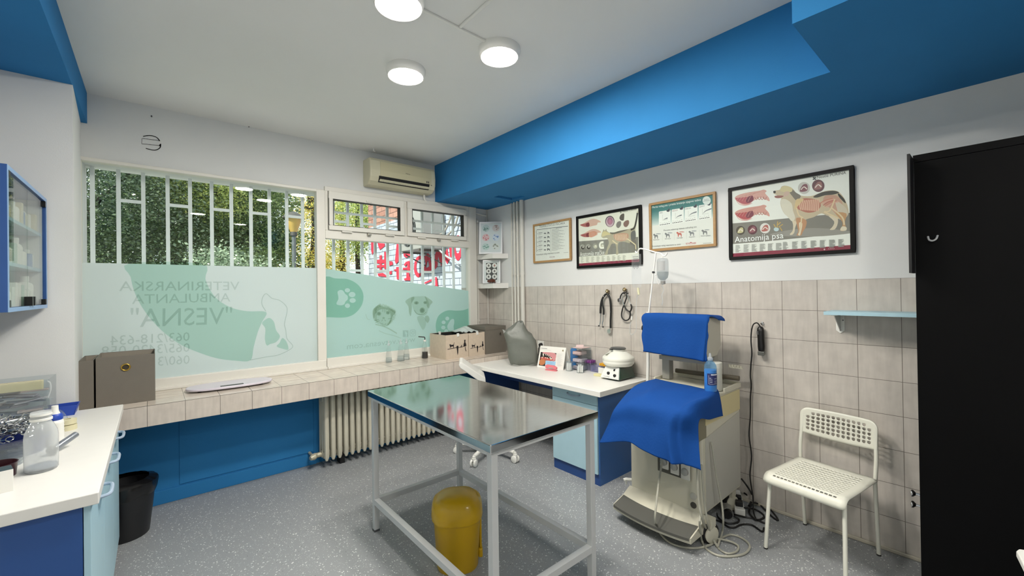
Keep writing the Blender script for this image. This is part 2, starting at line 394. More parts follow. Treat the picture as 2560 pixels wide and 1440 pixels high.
# frosted film with its prints
def film_mat(name, c):
    m = bpy.data.materials.new(name); m.use_nodes = True; nt = m.node_tree; nt.nodes.remove(nt.nodes['Principled BSDF']); L = nt.links.new
    tl = nt.nodes.new('ShaderNodeBsdfTranslucent'); df = nt.nodes.new('ShaderNodeBsdfDiffuse'); gl = nt.nodes.new('ShaderNodeBsdfGlossy')
    tl.inputs[0].default_value = lin(c); df.inputs[0].default_value = lin(c); gl.inputs['Roughness'].default_value = 0.12
    a = nt.nodes.new('ShaderNodeMixShader'); a.inputs[0].default_value = 0.45; L(tl.outputs[0], a.inputs[1]); L(df.outputs[0], a.inputs[2])
    fr = nt.nodes.new('ShaderNodeValue'); fr.outputs[0].default_value = 0.05
    c2 = nt.nodes.new('ShaderNodeMixShader'); L(fr.outputs[0], c2.inputs[0]); L(a.outputs[0], c2.inputs[1]); L(gl.outputs[0], c2.inputs[2])
    L(c2.outputs[0], nt.nodes['Material Output'].inputs[0]); MATS[name] = m
    return m
M_film = film_mat('frosted_film', 'e2eded'); M_film2 = film_mat('mint_film', 'c4e4df')
T_mint = tinted('mint_ink', 'e0f1ea'); T_txt = tinted('grey_ink', 'e8ecea'); T_soft = tinted('soft_grey_ink', 'eef1eb'); T_line = tinted('line_ink', 'e1e7e4'); T_deep = tinted('deep_mint_ink', 'd6ece2'); T_fur = tinted('fur_ink', 'e7eae1')
YF = 4.274
B().poly([(-0.388, YF, 0.912), (1.192, YF, 0.912), (1.192, YF, 1.801), (-0.388, YF, 1.801)]).build('frosted_film', M_film, w1, fix=False)
k = Crop(180, 380, 2.4, 'y', YF-0.002)
pr = B()
pr.poly(k.blob([(345, 668), (780, 670), (800, 760), (830, 830), (880, 890), (960, 935), (1050, 955), (1165, 960), (1140, 1020), (1115, 1080), (1090, 1170), (1070, 1250), (980, 1252), (880, 1240), (780, 1210), (660, 1160), (560, 1090), (480, 1010), (420, 930), (375, 840), (352, 750)]))
pr.poly(k.blob([(1140, 1028), (1160, 1006), (1186, 996), (1212, 1020), (1224, 1068), (1248, 1106), (1225, 1140), (1190, 1152), (1168, 1160), (1157, 1120), (1160, 1060)]))
pr.poly(k.blob([(1262, 1116), (1288, 1140), (1298, 1185), (1262, 1180), (1228, 1166), (1245, 1146)]))
pr.ring(smooth_path(k.pl([(1163, 955), (1140, 915), (1143, 875), (1165, 850), (1200, 878), (1245, 890), (1285, 925), (1290, 960), (1275, 1030), (1283, 1070), (1290, 1120), (1325, 1165), (1290, 1195), (1230, 1220), (1175, 1228), (1070, 1248)]), 4), 0.006, (0, 1, 0), 1, False)
k1 = Crop(180, 380, 2.4, 'y', YF-0.004)
for st, a, c, h in (('VETERINARSKA', (1005, 828), (283, 834), .085), ('AMBULANTA', (950, 897), (360, 912), .085), ('"VESNA"', (960, 1030), (350, 1052), .165),
                    ('063/218-634', (705, 1132), (230, 1160), .082), ('065/3420-058', (705, 1198), (175, 1224), .082), ('060/3', (705, 1270), (515, 1283), .082)):
    pr.text(st, k1(*a), k1(*c), h*.9, 2)
pr.build('film_print', [T_mint, T_line, T_txt], w1, fix=False)
k = Crop(810, 660, 5.76, 'y', YF)
B().poly(k.pl([(18, 65), (300, 110), (640, 160), (1000, 235), (1400, 290), (1800, 345), (2078, 385)]) + [Vector((2.964, YF, 0.922)), Vector((1.27, YF, 0.922))]).build('mint_film', M_film2, w2, fix=False)
k = Crop(810, 660, 5.76, 'y', YF-0.002); pr = B()
paw_l = [k.blob([(195, 400), (235, 375), (275, 385), (305, 430), (340, 460), (340, 510), (310, 540), (290, 580), (245, 595), (190, 585), (180, 560), (205, 510), (205, 460)], 0, 3)]+[k.el(*e) for e in ((337, 378, 38, 30), (405, 440, 48, 38), (412, 525, 45, 34), (338, 600, 36, 32))]
paw_r = [k.blob([(1870, 795), (1830, 800), (1790, 860), (1775, 900), (1790, 950), (1830, 960), (1870, 955), (1865, 900), (1875, 850)], 0, 3)]+[k.el(*e) for e in ((1775, 785, 28, 28), (1722, 840, 28, 26), (1718, 915, 30, 28), (1760, 965, 28, 25))]
pr.polyh(k.pl([(22, 180)])+smooth_path(k.pl([(80, 180), (150, 205), (230, 210), (330, 215), (430, 255), (510, 320), (560, 410), (568, 500), (545, 590), (490, 670), (420, 730), (330, 765), (230, 772), (120, 768), (25, 765)]), 3), paw_l, 0)
pr.polyh(smooth_path(k.pl([(2078, 640), (2000, 665), (1900, 672), (1800, 665), (1720, 690), (1650, 745), (1615, 830), (1610, 920), (1640, 1030), (1720, 1120)]), 3)+k.pl([(2085, 1120)]), paw_r, 0)
k = Crop(810, 660, 5.76, 'y', YF-0.004)
# kitten and puppy, faint grey prints
pr.poly(k.blob([(700, 660), (760, 610), (800, 570), (840, 605), (930, 610), (1000, 640), (1040, 680), (1000, 740), (985, 820), (930, 880), (870, 900), (800, 850), (720, 810), (700, 740)], 0, 3), 2)
k2 = Crop(810, 660, 5.76, 'y', YF-0.005)
pr.poly(k2.blob([(720, 640), (790, 590), (845, 612), (980, 650), (1030, 690), (985, 760), (960, 840), (910, 885), (960, 780), (945, 690), (880, 650), (800, 660), (740, 720), (720, 790), (705, 720)], 0, 3), 3)
rg = random.Random(12)
for i in range(70):   # fur round the kitten's head
    a = 2*math.pi*i/70; ru, rv = 150+18*math.cos(3*a), 150+14*math.sin(2*a); q0, q1 = rg.uniform(.78, .95), rg.uniform(1.02, 1.13)
    c_, s_ = math.cos(a), math.sin(a); pr.poly(k.pl([(865+ru*q0*c_-9*s_, 735+rv*q0*s_+9*c_), (865+ru*q1*c_, 735+rv*q1*s_), (865+ru*q0*c_+9*s_, 735+rv*q0*s_-9*c_)]), 3)
for q in ([(850, 640), (842, 690)], [(870, 640), (868, 700)], [(895, 645), (890, 690)], [(790, 800), (720, 815)], [(800, 815), (735, 850)], [(920, 790), (985, 780)], [(845, 800), (830, 825)], [(870, 800), (888, 822)]): pr.ring(k2.pl(q), .006, (0, 1, 0), 3, False)
for e in ((790, 715, 34, 30), (920, 700, 30, 27), (858, 778, 18, 13)): pr.poly(k2.el(*e), 3)
k4 = Crop(810, 660, 5.76, 'y', YF-0.0055)
for e in ((792, 716, 18, 18), (921, 702, 16, 16), (1330, 562, 16, 14), (1458, 557, 15, 13), (1415, 668, 26, 28)): pr.poly(k4.el(*e), 1)
pr.ring(smooth_path(k2.pl([(600, 720), (625, 790), (660, 800)]), 4), .004, (0, 1, 0), 3, False)
pr.ring(smooth_path(k2.pl([(740, 870), (830, 890), (930, 930), (1050, 1000)]), 4), .012, (0, 1, 0), 3, False)
pr.ring(smooth_path(k2.pl([(790, 960), (880, 1000), (1000, 1030), (1110, 1070)]), 4), .008, (0, 1, 0), 2, False)
pr.poly(k.blob([(1265, 480), (1380, 465), (1460, 470), (1510, 560), (1500, 640), (1480, 720), (1420, 750), (1340, 720), (1290, 660), (1262, 560)], 0, 3), 2)
pr.poly(k2.blob([(1170, 540), (1230, 490), (1290, 470), (1300, 500), (1265, 560), (1265, 640), (1250, 750), (1225, 700), (1215, 610)], 0, 3), 3)
pr.poly(k2.blob([(1450, 465), (1500, 490), (1565, 545), (1530, 590), (1510, 640), (1480, 600), (1470, 520)], 0, 3), 3)
for e in ((1330, 560, 34, 24), (1460, 555, 30, 22), (1415, 668, 38, 42)): pr.poly(k2.el(*e), 3)
pr.ring(smooth_path(k2.pl([(1300, 665), (1345, 720), (1430, 722), (1470, 690)]), 4), .008, (0, 1, 0), 3, False)
pr.poly(k2.blob([(1460, 750), (1500, 745), (1520, 800), (1490, 850), (1455, 800)], 0, 3), 3)
pr.poly(k2.blob([(1340, 760), (1440, 760), (1470, 860), (1430, 950), (1380, 880)], 0, 3), 2)
pr.text('www.vetvesna.com', k2(1315, 1118), k2(330, 1228), .062, 1)
# two social media marks
ff = [(1215, 955), (1135, 955), (1135, 1050), (1215, 1050)]
pr.polyh(k.pl(ff), [k.pl([(1178, 1045), (1192, 1045), (1192, 1008), (1200, 1008), (1200, 996), (1192, 996), (1190, 982), (1178, 972), (1162, 972), (1162, 984), (1174, 986), (1178, 996), (1165, 996), (1165, 1008), (1178, 1008)])], 1)
rr = [(1240, 965), (1250, 952), (1305, 947), (1318, 960), (1320, 1020), (1308, 1034), (1250, 1038), (1238, 1025)]
pr.ring(k2.pl(rr), .006, (0, 1, 0), 1); pr.ring(k2.el(1280, 992, 20, 20), .006, (0, 1, 0), 1); pr.poly(k2.el(1303, 968, 5, 5, n=8), 1)
pr.build('film_print', [T_deep, T_txt, T_soft, T_fur], w2, fix=False)

# ---------------------------------------------------------------- ceiling lamps and their trunking
m = bpy.data.materials.new('lamp_diffuser'); m.use_nodes = True; nt = m.node_tree; b = nt.nodes['Principled BSDF']
b.inputs['Base Color'].default_value = (.9, .9, .86, 1); b.inputs['Emission Color'].default_value = (1.0, 0.945, 0.86, 1); b.inputs['Emission Strength'].default_value = LAMP
M_lamp = m
def lamp(x, y, label, grp, sm=M_lamp):
    t = thing('ceiling_lamp', label, 'ceiling lamp', (x, y, ZC), grp)
    B().lathe([(.128, 0), (.128, -.014), (.124, -.03), (.118, -.046), (.113, -.05), (.109, -.0485)], (x, y, ZC), 48).build('housing', M_wplas, t)
    B().lathe([(.109, -.0465), (.1, -.0505), (.06, -.0545), (0.0001, -.0555)], (x, y, ZC), 48).build('diffuser', sm, t, fix=False)
G = 'round ceiling lamps'
lamp(1.275, 2.535, 'lit round ceiling lamp nearest the window, the one with no trunking running to it', G)
lamp(1.61, 1.965, 'lit round ceiling lamp at the trunking end next to the blue beam', G)
lamp(.937, 1.93, 'lit round ceiling lamp cut by the top frame edge, at the left trunking end', G)
lamp(1.29, 1.30, 'lit round ceiling lamp above the frame edge where the branch trunking leads', G)
M_fill = M_lamp.copy(); M_fill.node_tree.nodes['Principled BSDF'].inputs['Emission Strength'].default_value = LAMP_FILL  # fill lamps added out of view to raise the room's bounced light
lamp(.6, -.6, 'unseen round fill lamp added behind the camera nearer the left wall', 'added rear fill lamps', M_fill)
lamp(1.35, -1.5, 'unseen round fill lamp added behind the camera nearer the back wall', 'added rear fill lamps', M_fill)
def trunk(n, p, q, label):
    tag(B().bar(p, q, .016, .012, (0, 0, 1)).build(n, M_wplas, bevel=.003, origin=p), label, 'cable trunking')
trunk('cable_trunking', (1.062, 1.93, ZC-.006), (1.49, 1.945, ZC-.006), 'white trunking on the ceiling running between two round lamps')
trunk('cable_trunking', (1.3, 1.927, ZC-.006), (1.297, 1.427, ZC-.006), 'white branch trunking on the ceiling running out of the top of the frame')
# ---------------------------------------------------------------- outdoors
struct(B().box(-14, 4.6, -0.3, 16, 40, -0.15).build('ground', mat('lawn', '6f7a3f', .9, noise=.25, nscale=3)))
struct(B().box(-6, 4.62, -.15, 3.42, 6.5, -.12).build('trim_5', mat('bounce_paving', 'c9c8c2', .8, noise=.08, nscale=4)))  # unseen paving, added pale to bounce sunlight up to the window
# wing of the building across the corner: painted brick below, bare brick above
m = bpy.data.materials.new('graffiti_brick'); m.use_nodes = True; nt = m.node_tree; b = nt.nodes['Principled BSDF']; L = nt.links.new
tc = nt.nodes.new('ShaderNodeTexCoord'); sx = nt.nodes.new('ShaderNodeSeparateXYZ'); L(tc.outputs['Object'], sx.inputs[0])
cb = nt.nodes.new('ShaderNodeCombineXYZ'); L(sx.outputs[1], cb.inputs[0]); L(sx.outputs[2], cb.inputs[1])
def brick(c1, c2, mo):
    br = nt.nodes.new('ShaderNodeTexBrick'); br.inputs['Scale'].default_value = 1; br.inputs['Brick Width'].default_value = .26; br.inputs['Row Height'].default_value = .1
    br.inputs['Mortar Size'].default_value = .006; br.inputs['Mortar Smooth'].default_value = .3
    br.inputs['Color1'].default_value = lin(c1); br.inputs['Color2'].default_value = lin(c2); br.inputs['Mortar'].default_value = lin(mo); L(cb.outputs[0], br.inputs['Vector']); return br
b1 = brick('aebac9', 'bcc5d0', '596270'); b2 = brick('a5796a', 'b8907f', '5f463d')
gt = nt.nodes.new('ShaderNodeMath'); gt.operation = 'GREATER_THAN'; gt.inputs[1].default_value = 3.05; L(sx.outputs[2], gt.inputs[0])
mx = nt.nodes.new('ShaderNodeMix'); mx.data_type = 'RGBA'; L(gt.outputs[0], mx.inputs[0]); L(b1.outputs[0], mx.inputs[6]); L(b2.outputs[0], mx.inputs[7]); L(mx.outputs[2], b.inputs['Base Color'])
b.inputs['Roughness'].default_value = .8
bp = nt.nodes.new('ShaderNodeBump'); bp.inputs['Strength'].default_value = .6; bp.invert = True; bp.inputs['Distance'].default_value = .01; L(b1.outputs['Fac'], bp.inputs['Height']); L(bp.outputs[0], b.inputs['Normal'])
BX = 3.42
bld = thing('building', 'white painted brick wall with red graffiti outside the right window', 'building', (BX, 6.6, -.15))
B().box(BX, 4.62, -.15, 7.5, 8.58, 5.2).build('brick_wall', m, bld)
k = Crop(920, 500, 6.26, 'x', BX-.006); g = B(); gi = 0
for p in ([(1045, 870), (1075, 775), (1112, 790), (1095, 900), (1085, 1040), (1045, 1090)], [(1098, 790), (1155, 830), (1166, 960), (1145, 1045), (1122, 960), (1098, 880)],
          [(1195, 840), (1240, 755), (1262, 880), (1280, 925), (1240, 1005), (1215, 960)], [(1268, 745), (1310, 745), (1316, 900), (1285, 890)],
          [(45, 650), (92, 650), (92, 800), (68, 862), (50, 800)], [(150, 670), (262, 680), (258, 725), (185, 782), (160, 720)],
          [(178, 870), (216, 860), (214, 1100), (180, 1100)], [(252, 810), (292, 810), (292, 1080), (255, 1080)], [(140, 935), (300, 930), (300, 985), (140, 995)], [(140, 1020), (300, 1015), (300, 1050), (140, 1060)],
          [(150, 1150), (232, 1140), (300, 1190), (290, 1205), (160, 1190)], [(330, 960), (380, 960), (392, 1010), (335, 1030)], [(335, 1120), (372, 1105), (372, 1160), (335, 1165)],
          [(448, 680), (486, 685), (478, 960), (440, 1005), (420, 960)], [(438, 1050), (492, 1045), (490, 1245), (450, 1240)], [(410, 1085), (500, 1080), (500, 1105), (410, 1112)],
          [(545, 790), (662, 790), (664, 870), (600, 905), (560, 880)], [(610, 960), (652, 950), (655, 1110), (615, 1110)], [(545, 1060), (660, 1055), (660, 1090), (545, 1095)], [(560, 1010), (600, 960), (620, 985), (580, 1040)],
          [(600, 1130), (640, 1130), (665, 1260), (600, 1260)], [(560, 1230), (680, 1200), (680, 1240), (575, 1262)], [(745, 815), (772, 815), (760, 850)],
          [(885, 1290), (1010, 1230), (1010, 1262), (885, 1315)], [(1050, 1205), (1076, 1205), (1092, 1350), (1052, 1350)]): gi += 1; g.poly(k.pl(p, -.0006*gi))
g.polyh(k.blob([(840, 880), (790, 878), (742, 930), (722, 1020), (722, 1110), (745, 1180), (790, 1212), (838, 1170), (842, 1130), (800, 1150), (765, 1110), (758, 1040), (770, 970), (800, 930), (842, 928)], 0, 3), [])
g.polyh(k.pl([(880, 890), (930, 830), (965, 860), (985, 960), (1006, 1060), (990, 1108), (880, 1114), (868, 1080), (900, 990)]), [k.pl([(932, 950), (945, 955), (958, 1040), (905, 1070)])])
g.polyh(k.el(1408, 750, 62, 200), [k.el(1405, 740, 36, 95)])
g.build('graffiti', mat('red_spray_paint', 'c4344c', .7), bld, fix=False)

# air conditioner on the wing's wall
t = thing('outdoor_air_conditioner', 'grey outdoor air conditioner with round fan grille on the graffiti wall', 'air conditioner', (3.2, 5.9, 2.2))
B().box(3.0, 5.5, 2.2, 3.33, 6.28, 2.82).build('casing', mat('ac_casing', '9fa09d', .5), t, bevel=.01)
B().disc((2.994, 5.95, 2.51), .25, (1, 0, 0), 32).build('fan_opening', M_black, t, fix=False)
s = B()
for i in range(1, 7): s.tube([(2.985, 5.95+.04*i*c, 2.51+.04*i*d) for c, d in circ(24)], .004, 5, closed=True)
for i in range(8): s.tube([(2.985, 5.95, 2.51), (2.985, 5.95+.25*math.cos(i*.785), 2.51+.25*math.sin(i*.785))], .004, 5)
s.build('fan_grille', mat('ac_grille', '6d7072', .5), t)
for y in (5.62, 6.15): B().box(3.0, y-.015, 2.17, BX-.002, y+.015, 2.195).bar((3.05, y, 2.15), (BX-.01, y, 1.98), .015).build('bracket', mat('rusty_bracket', '5a544e', .7), t)
s = B()
s.tube(smooth_path([(3.3, 5.49, 2.42), (3.3, 5.38, 2.45), (3.34, 5.3, 2.6), (3.36, 5.25, 2.75)]), .015, 8).tube(smooth_path([(3.3, 5.49, 2.34), (3.3, 5.36, 2.36), (3.36, 5.2, 2.5), (3.38, 5.1, 2.72)]), .015, 8)
s.build('insulated_pipe', mat('pipe_insulation', '98958c', .7), t)
cbp = smooth_path([pt(1048, 526, 'x', 3.3), pt(1060, 560, 'x', 3.3), pt(1078, 600, 'x', 3.3), pt(1110, 636, 'x', 3.3), pt(1142, 657, 'x', 3.3), pt(1158, 680, 'x', 3.3), pt(1163, 720, 'x', 3.3), pt(1166, 780, 'x', 3.3)])
tag(B().tube(cbp, .014, 7).build('drain_hose', mat('hose_grey', 'aab0b3', .5), origin=cbp[-1]), 'pale grey hose curving down in front of the graffiti wall outside', 'hose')

# security grilles outside both windows
M_grille = mat('grille_paint', 'f0f4f6', .5)
def grille(name, label, xs, z0, z1, rungs, bars):
    t = thing(name, label, 'grille', (xs[0], 4.52, z0))
    for x in xs: B().box(x-.013, 4.507, z0, x+.013, 4.533, z1).build('bar', M_grille, t)
    for i, z in rungs: B().box(xs[i]+.013, 4.51, z-.012, xs[i+1]-.013, 4.53, z+.012).build('rung', M_grille, t)
    for a, c, z in bars: B().box(a, 4.495, z-.012, c, 4.507, z+.012).build('crossbar', M_grille, t)
grille('window_grille', 'white bar grille outside the large left window', [-.352, -.206, -.059, .094, .243, .394, .539, .691, .842, .991, 1.134], .9, 2.58, [(i, 2.315) for i in (1, 3, 5, 7, 9)]+[(i, 1.25) for i in (1, 3, 5, 7, 9)], [])
grille('window_grille', 'white bar grille outside the right window in front of the graffiti', [1.429, 1.577, 1.728, 1.876, 2.021, 2.175, 2.319, 2.461, 2.604, 2.757, 2.898], .9, 2.58, [(i, 1.797) for i in (1, 3, 5, 7, 9)]+[(i, 2.31) for i in (0, 2, 4, 6, 8)], [(1.3, 3.0, 2.40), (1.3, 3.0, 1.1)])
struct(B().box(-.95, 4.3, 2.56, 3.4, 4.62, 2.58).build('trim_4', M_grille))

# trees and shrubs
def leaf_mat(name, h, tr=.35, var=.5):
    m = bpy.data.materials.new(name); m.use_nodes = True; MATS[name] = m; nt = m.node_tree; L = nt.links.new; nt.nodes.remove(nt.nodes['Principled BSDF'])
    ge = nt.nodes.new('ShaderNodeNewGeometry'); hs = nt.nodes.new('ShaderNodeHueSaturation'); hs.inputs['Color'].default_value = lin(h)
    mr = nt.nodes.new('ShaderNodeMapRange'); mr.inputs[3].default_value = 1-var; mr.inputs[4].default_value = 1+var*1.4; L(ge.outputs['Random Per Island'], mr.inputs[0]); L(mr.outputs[0], hs.inputs['Value'])
    mr2 = nt.nodes.new('ShaderNodeMapRange'); mr2.inputs[3].default_value = .53; mr2.inputs[4].default_value = .47; L(ge.outputs['Random Per Island'], mr2.inputs[0]); L(mr2.outputs[0], hs.inputs['Hue'])
    d = nt.nodes.new('ShaderNodeBsdfDiffuse'); t = nt.nodes.new('ShaderNodeBsdfTranslucent'); g = nt.nodes.new('ShaderNodeBsdfGlossy'); g.inputs['Roughness'].default_value = .35
    L(hs.outputs[0], d.inputs[0]); L(hs.outputs[0], t.inputs[0])
    a = nt.nodes.new('ShaderNodeMixShader'); a.inputs[0].default_value = tr; L(d.outputs[0], a.inputs[1]); L(t.outputs[0], a.inputs[2])
    c = nt.nodes.new('ShaderNodeMixShader'); c.inputs[0].default_value = .06; L(a.outputs[0], c.inputs[1]); L(g.outputs[0], c.inputs[2]); L(c.outputs[0], nt.nodes['Material Output'].inputs[0])
    return m
M_bark = mat('bark', '3a3128', .9, noise=.3, nscale=9)
def leaves(name, parent, c, rad, n, size, m, seed, clumps=60, flat=.5, spread=.28, shell=.55):
    n = int(n*4.2); size = size*.45; rg = np.random.default_rng(seed); c = np.array(c); rad = np.array(rad)
    d = rg.normal(size=(clumps, 3)); d /= np.linalg.norm(d, axis=1)[:, None]
    cc = d*(shell+(1-shell)*rg.random((clumps, 1)))*rad
    idx = rg.integers(0, clumps, n); p = cc[idx]+rg.normal(size=(n, 3))*rad*spread*np.array([1, 1, flat])+c
    p = p[(p[:, 1] > 4.95) & (p[:, 2] > -.1) & ~((p[:, 0] > BX-.25) & (p[:, 1] < 8.8))]; n = len(p)
    a = rg.normal(size=(n, 3)); a[:, 2] *= .45; a /= np.linalg.norm(a, axis=1)[:, None]
    q = rg.normal(size=(n, 3)); q -= a*(q*a).sum(1)[:, None]; q /= np.linalg.norm(q, axis=1)[:, None]
    nn = np.cross(a, q); l = size*(.6+.8*rg.random((n, 1))); wd = l*.30
    v = np.stack([p, p+a*l*.5+q*wd+nn*l*.07, p+a*l, p+a*l*.5-q*wd+nn*l*.07], 1).reshape(-1, 3)
    me = bpy.data.meshes.new(name); me.vertices.add(4*n); me.loops.add(4*n); me.polygons.add(n)
    off = np.array(parent.location) if parent else 0
    me.vertices.foreach_set('co', (v-off).astype(np.float32).ravel()); me.loops.foreach_set('vertex_index', np.arange(4*n, dtype=np.int32))
    me.polygons.foreach_set('loop_start', np.arange(0, 4*n, 4, dtype=np.int32)); me.polygons.foreach_set('loop_total', np.full(n, 4, dtype=np.int32))
    me.materials.append(m); me.update(calc_edges=True); me.validate()
    o = bpy.data.objects.new(name, me); col.objects.link(o)
    if parent: o.parent = parent
    return o
def tree(name, label, cat, x, y, h, crowns, m, lsize, seed, trunk=.09, group=None):
    t = thing(name, label, cat, (x, y, -.15), group); rg = random.Random(seed)
    s = B(); top = Vector((x, y, h))
    s.tube(smooth_path([(x, y, -.15), (x+rg.uniform(-.1, .1), y, h*.3), (x+rg.uniform(-.15, .15), y, h*.65), tuple(top)], 4), [trunk*(1-.6*i/12) for i in range(13)], 8)
    for (c, r, n, *_m) in crowns:
        for q in range(5):
            e = Vector(c)+Vector((rg.uniform(-.7, .7)*r[0], rg.uniform(-.5, .5)*r[1], rg.uniform(-.5, .6)*r[2])); b0 = Vector((x, y, max(.5, min(h, c[2]-r[2]*.5))))
            s.tube([b0, b0.lerp(e, .5)+Vector((0, 0, .1)), e], [trunk*.4, trunk*.25, trunk*.1], 5)
    s.build('trunk', M_bark, t)
    for i, (c, r, n, *m2) in enumerate(crowns): leaves('foliage', t, c, r, n, lsize, m2[0] if m2 else m, seed*17+i)
    return t
Ldark = leaf_mat('dark_leaf', '566a4c'); Lmid = leaf_mat('mid_leaf', '77905a'); Llight = leaf_mat('light_leaf', 'b0bf72', .5); Lyel = leaf_mat('yellow_leaf', 'dccf70', .55); Lgrey = leaf_mat('grey_green_leaf', '93a88c', .3)
tree('tree', 'dark green leafy tree filling the left end of the large window', 'tree', -.9, 8.6, 4.4, [((-.8, 8.2, 3.2), (1.5, 1.1, 1.6), 11000), ((-.7, 7.8, 1.5), (1.4, .9, 1.1), 7000)], Ldark, .085, 1, .13)
tree('tree', 'mid green tree left of centre in the large window', 'tree', .7, 9.2, 4.6, [((.75, 9.0, 3.5), (1.2, .9, 1.2), 9000), ((.3, 9.4, 2.0), (1.4, .9, 1.0), 7000), ((.62, 8.0, 3.25), (.6, .35, .5), 1500, Llight), ((-.1, 8.0, 3.4), (.5, .35, .35), 700, Lgrey)], Lmid, .085, 2, .12)  # light leaf crown paints sunlit highlights into the foliage colour
tree('tree', 'lighter green broad leaved tree right of centre in the large window', 'tree', 1.55, 10.2, 4.8, [((1.5, 10.0, 3.7), (.85, .9, 1.2), 5500), ((1.45, 9.9, 2.3), (.8, .8, .9), 4500)], Lmid, .12, 3, .11)
tree('shrub', 'grey green broad leaved shrub low in the middle of the large window', 'shrub', .75, 6.7, 1.5, [((.8, 6.7, 1.55), (.62, .45, .6), 3600)], Lgrey, .09, 4, .05)
tree('shrub', 'bright green shrub low to the left of the street lamp in the large window', 'shrub', 1.22, 8.0, 1.6, [((1.2, 8.0, 1.7), (.35, .35, .7), 1800)], Lmid, .09, 5, .05)
tree('tree', 'dark tree further back behind the leftmost tree', 'tree', -2.0, 12.5, 6, [((-1.9, 12.4, 3.6), (2.2, 1, 3.2), 9000)], Ldark, .14, 6, .15)
tree('tree', 'dark tree further back behind the middle trees', 'tree', .5, 13.2, 6, [((.3, 13.2, 3.4), (1.6, 1, 3.2), 7000)], Ldark, .14, 7, .15)
tree('tree', 'yellow green sunlit tree behind the street lamp', 'tree', 3.6, 13.6, 5.4, [((3.5, 13.6, 4.6), (1.0, .9, 1.0), 1200), ((3.3, 13.8, 2.6), (1.0, .9, 1.0), 1900)], Lyel, .12, 8, .12)
tree('tree', 'sunlit yellow tree seen through the left side of the right window', 'tree', 5.0, 14.8, 5.2, [((5.0, 14.8, 4.4), (1.2, .9, 1.3), 2800), ((4.6, 15.0, 2.7), (.8, .8, .7), 1000)], Lyel, .13, 9, .14)
tree('tree', 'bare trunked green tree just left of the graffiti wall', 'tree', 4.25, 11.4, 4.4, [((4.3, 11.4, 3.5), (.75, .7, 1.0), 2600)], Llight, .11, 10, .1)
tree('shrub', 'yellow flowering shrub at the foot of the trees outside the right window', 'shrub', 4.0, 12.6, 1.0, [((4.1, 12.6, .75), (1.1, .6, .55), 3800)], Lyel, .09, 11, .05)
# street lamp
t = thing('street_lamp', 'yellow glass street lamp on a grey post outside the large window', 'street lamp', (1.745, 7.5, -.15))
B().tube([(1.745, 7.5, -.15), (1.745, 7.5, 2.5)], .032, 10).lathe([(.06, -.15), (.06, .5), (.035, .55)], (1.745, 7.5, 0), 12).build('post', mat('post_grey', '6f7778', .5), t)
B().lathe([(.05, 0), (.13, .22)], (1.745, 7.5, 2.56), 16).build('lantern_glass', mat('lantern_glass', 'cfae62', .25, noise=.1), t, fix=False)
B().lathe([(.055, -.05), (.05, .02), (.03, .03)], (1.745, 7.5, 2.55), 16).lathe([(.165, .22), (.16, .24), (.1, .3), (.02, .34)], (1.745, 7.5, 2.56), 20).build('cap', mat('lamp_cap', '4f4f49', .5), t)
# ---------------------------------------------------------------- things on the right wall
def frame(name, label, cat, px, fw, M_f, depth=.02, x=XR):
    """framed print flat on the right wall; px = corner places TL, TR, BR, BL"""
    xs = x-depth-.002; c = [pt(a, b, 'x', xs) for a, b in px]
    y1 = (c[0].y+c[3].y)/2; y0 = (c[1].y+c[2].y)/2; z1 = (c[0].z+c[1].z)/2; z0 = (c[2].z+c[3].z)/2
    t = thing(name, label, cat, (x-.002, (y0+y1)/2, z0)); s = B()
    for a in ((y0, z1-fw, y1, z1), (y0, z0, y1, z0+fw), (y0, z0+fw, y0+fw, z1-fw), (y1-fw, z0+fw, y1, z1-fw)): s.box(xs, a[0], a[1], x-.002, a[2], a[3])
    s.build('frame', M_f, t, bevel=.002)
    B().box(x-.012, y0+fw-.003, z0+fw-.003, x-.003, y1-fw+.003, z1-fw+.003).build('backing_sheet', ink('e9e8e2'), t)
    B().poly([(xs+.003, y0+fw, z0+fw), (xs+.003, y1-fw, z0+fw), (xs+.003, y1-fw, z1-fw), (xs+.003, y0+fw, z1-fw)]).build('glazing', M_pane, t, fix=False)
    return t, (y0+fw, y1-fw, z0+fw, z1-fw)
M_fblk = mat('black_frame', '0a0908', .5, spec=.2); M_foak = mat('oak_frame', 'a98455', .5, noise=.12, nscale=25, stretch=(1, 1, 6))
XP = XR-.0122
class Print(B):
    def __init__(s): super().__init__(); s.cs = []; s.n = 0
    def c(s, h):
        if h not in s.cs: s.cs.append(h)
        return s.cs.index(h)
    def shp(s, pts, h): s.n += 1; d = -.000012*s.n; return s.poly([p+Vector((d, 0, 0)) for p in pts], s.c(h))
    def txt(s, st, a, b, hh, h): s.n += 1; d = Vector((-.000012*s.n, 0, 0)); return s.text(st, a+d, b+d, hh, s.c(h))
    def line(s, pts, w, h, closed=False): s.n += 1; d = Vector((-.000012*s.n, 0, 0)); return s.ring([p+d for p in pts], w, (1, 0, 0), s.c(h), closed)
    def done(s, par, name='print'): return s.build(name, [ink(h) for h in s.cs], par, fix=False)

def small_text(p, k, cols, y0, y1, n, colr, slope=0.0, wd=48):
    rg = random.Random(3)
    for u in cols:
        for i in range(n):
            v = y0+(y1-y0)*i/n; a = u; b_ = u+wd*rg.uniform(.5, 1)
            p.line([k(a, v+slope*(a-cols[0])), k(b_, v+slope*(b_-cols[0]))], .0035, colr)

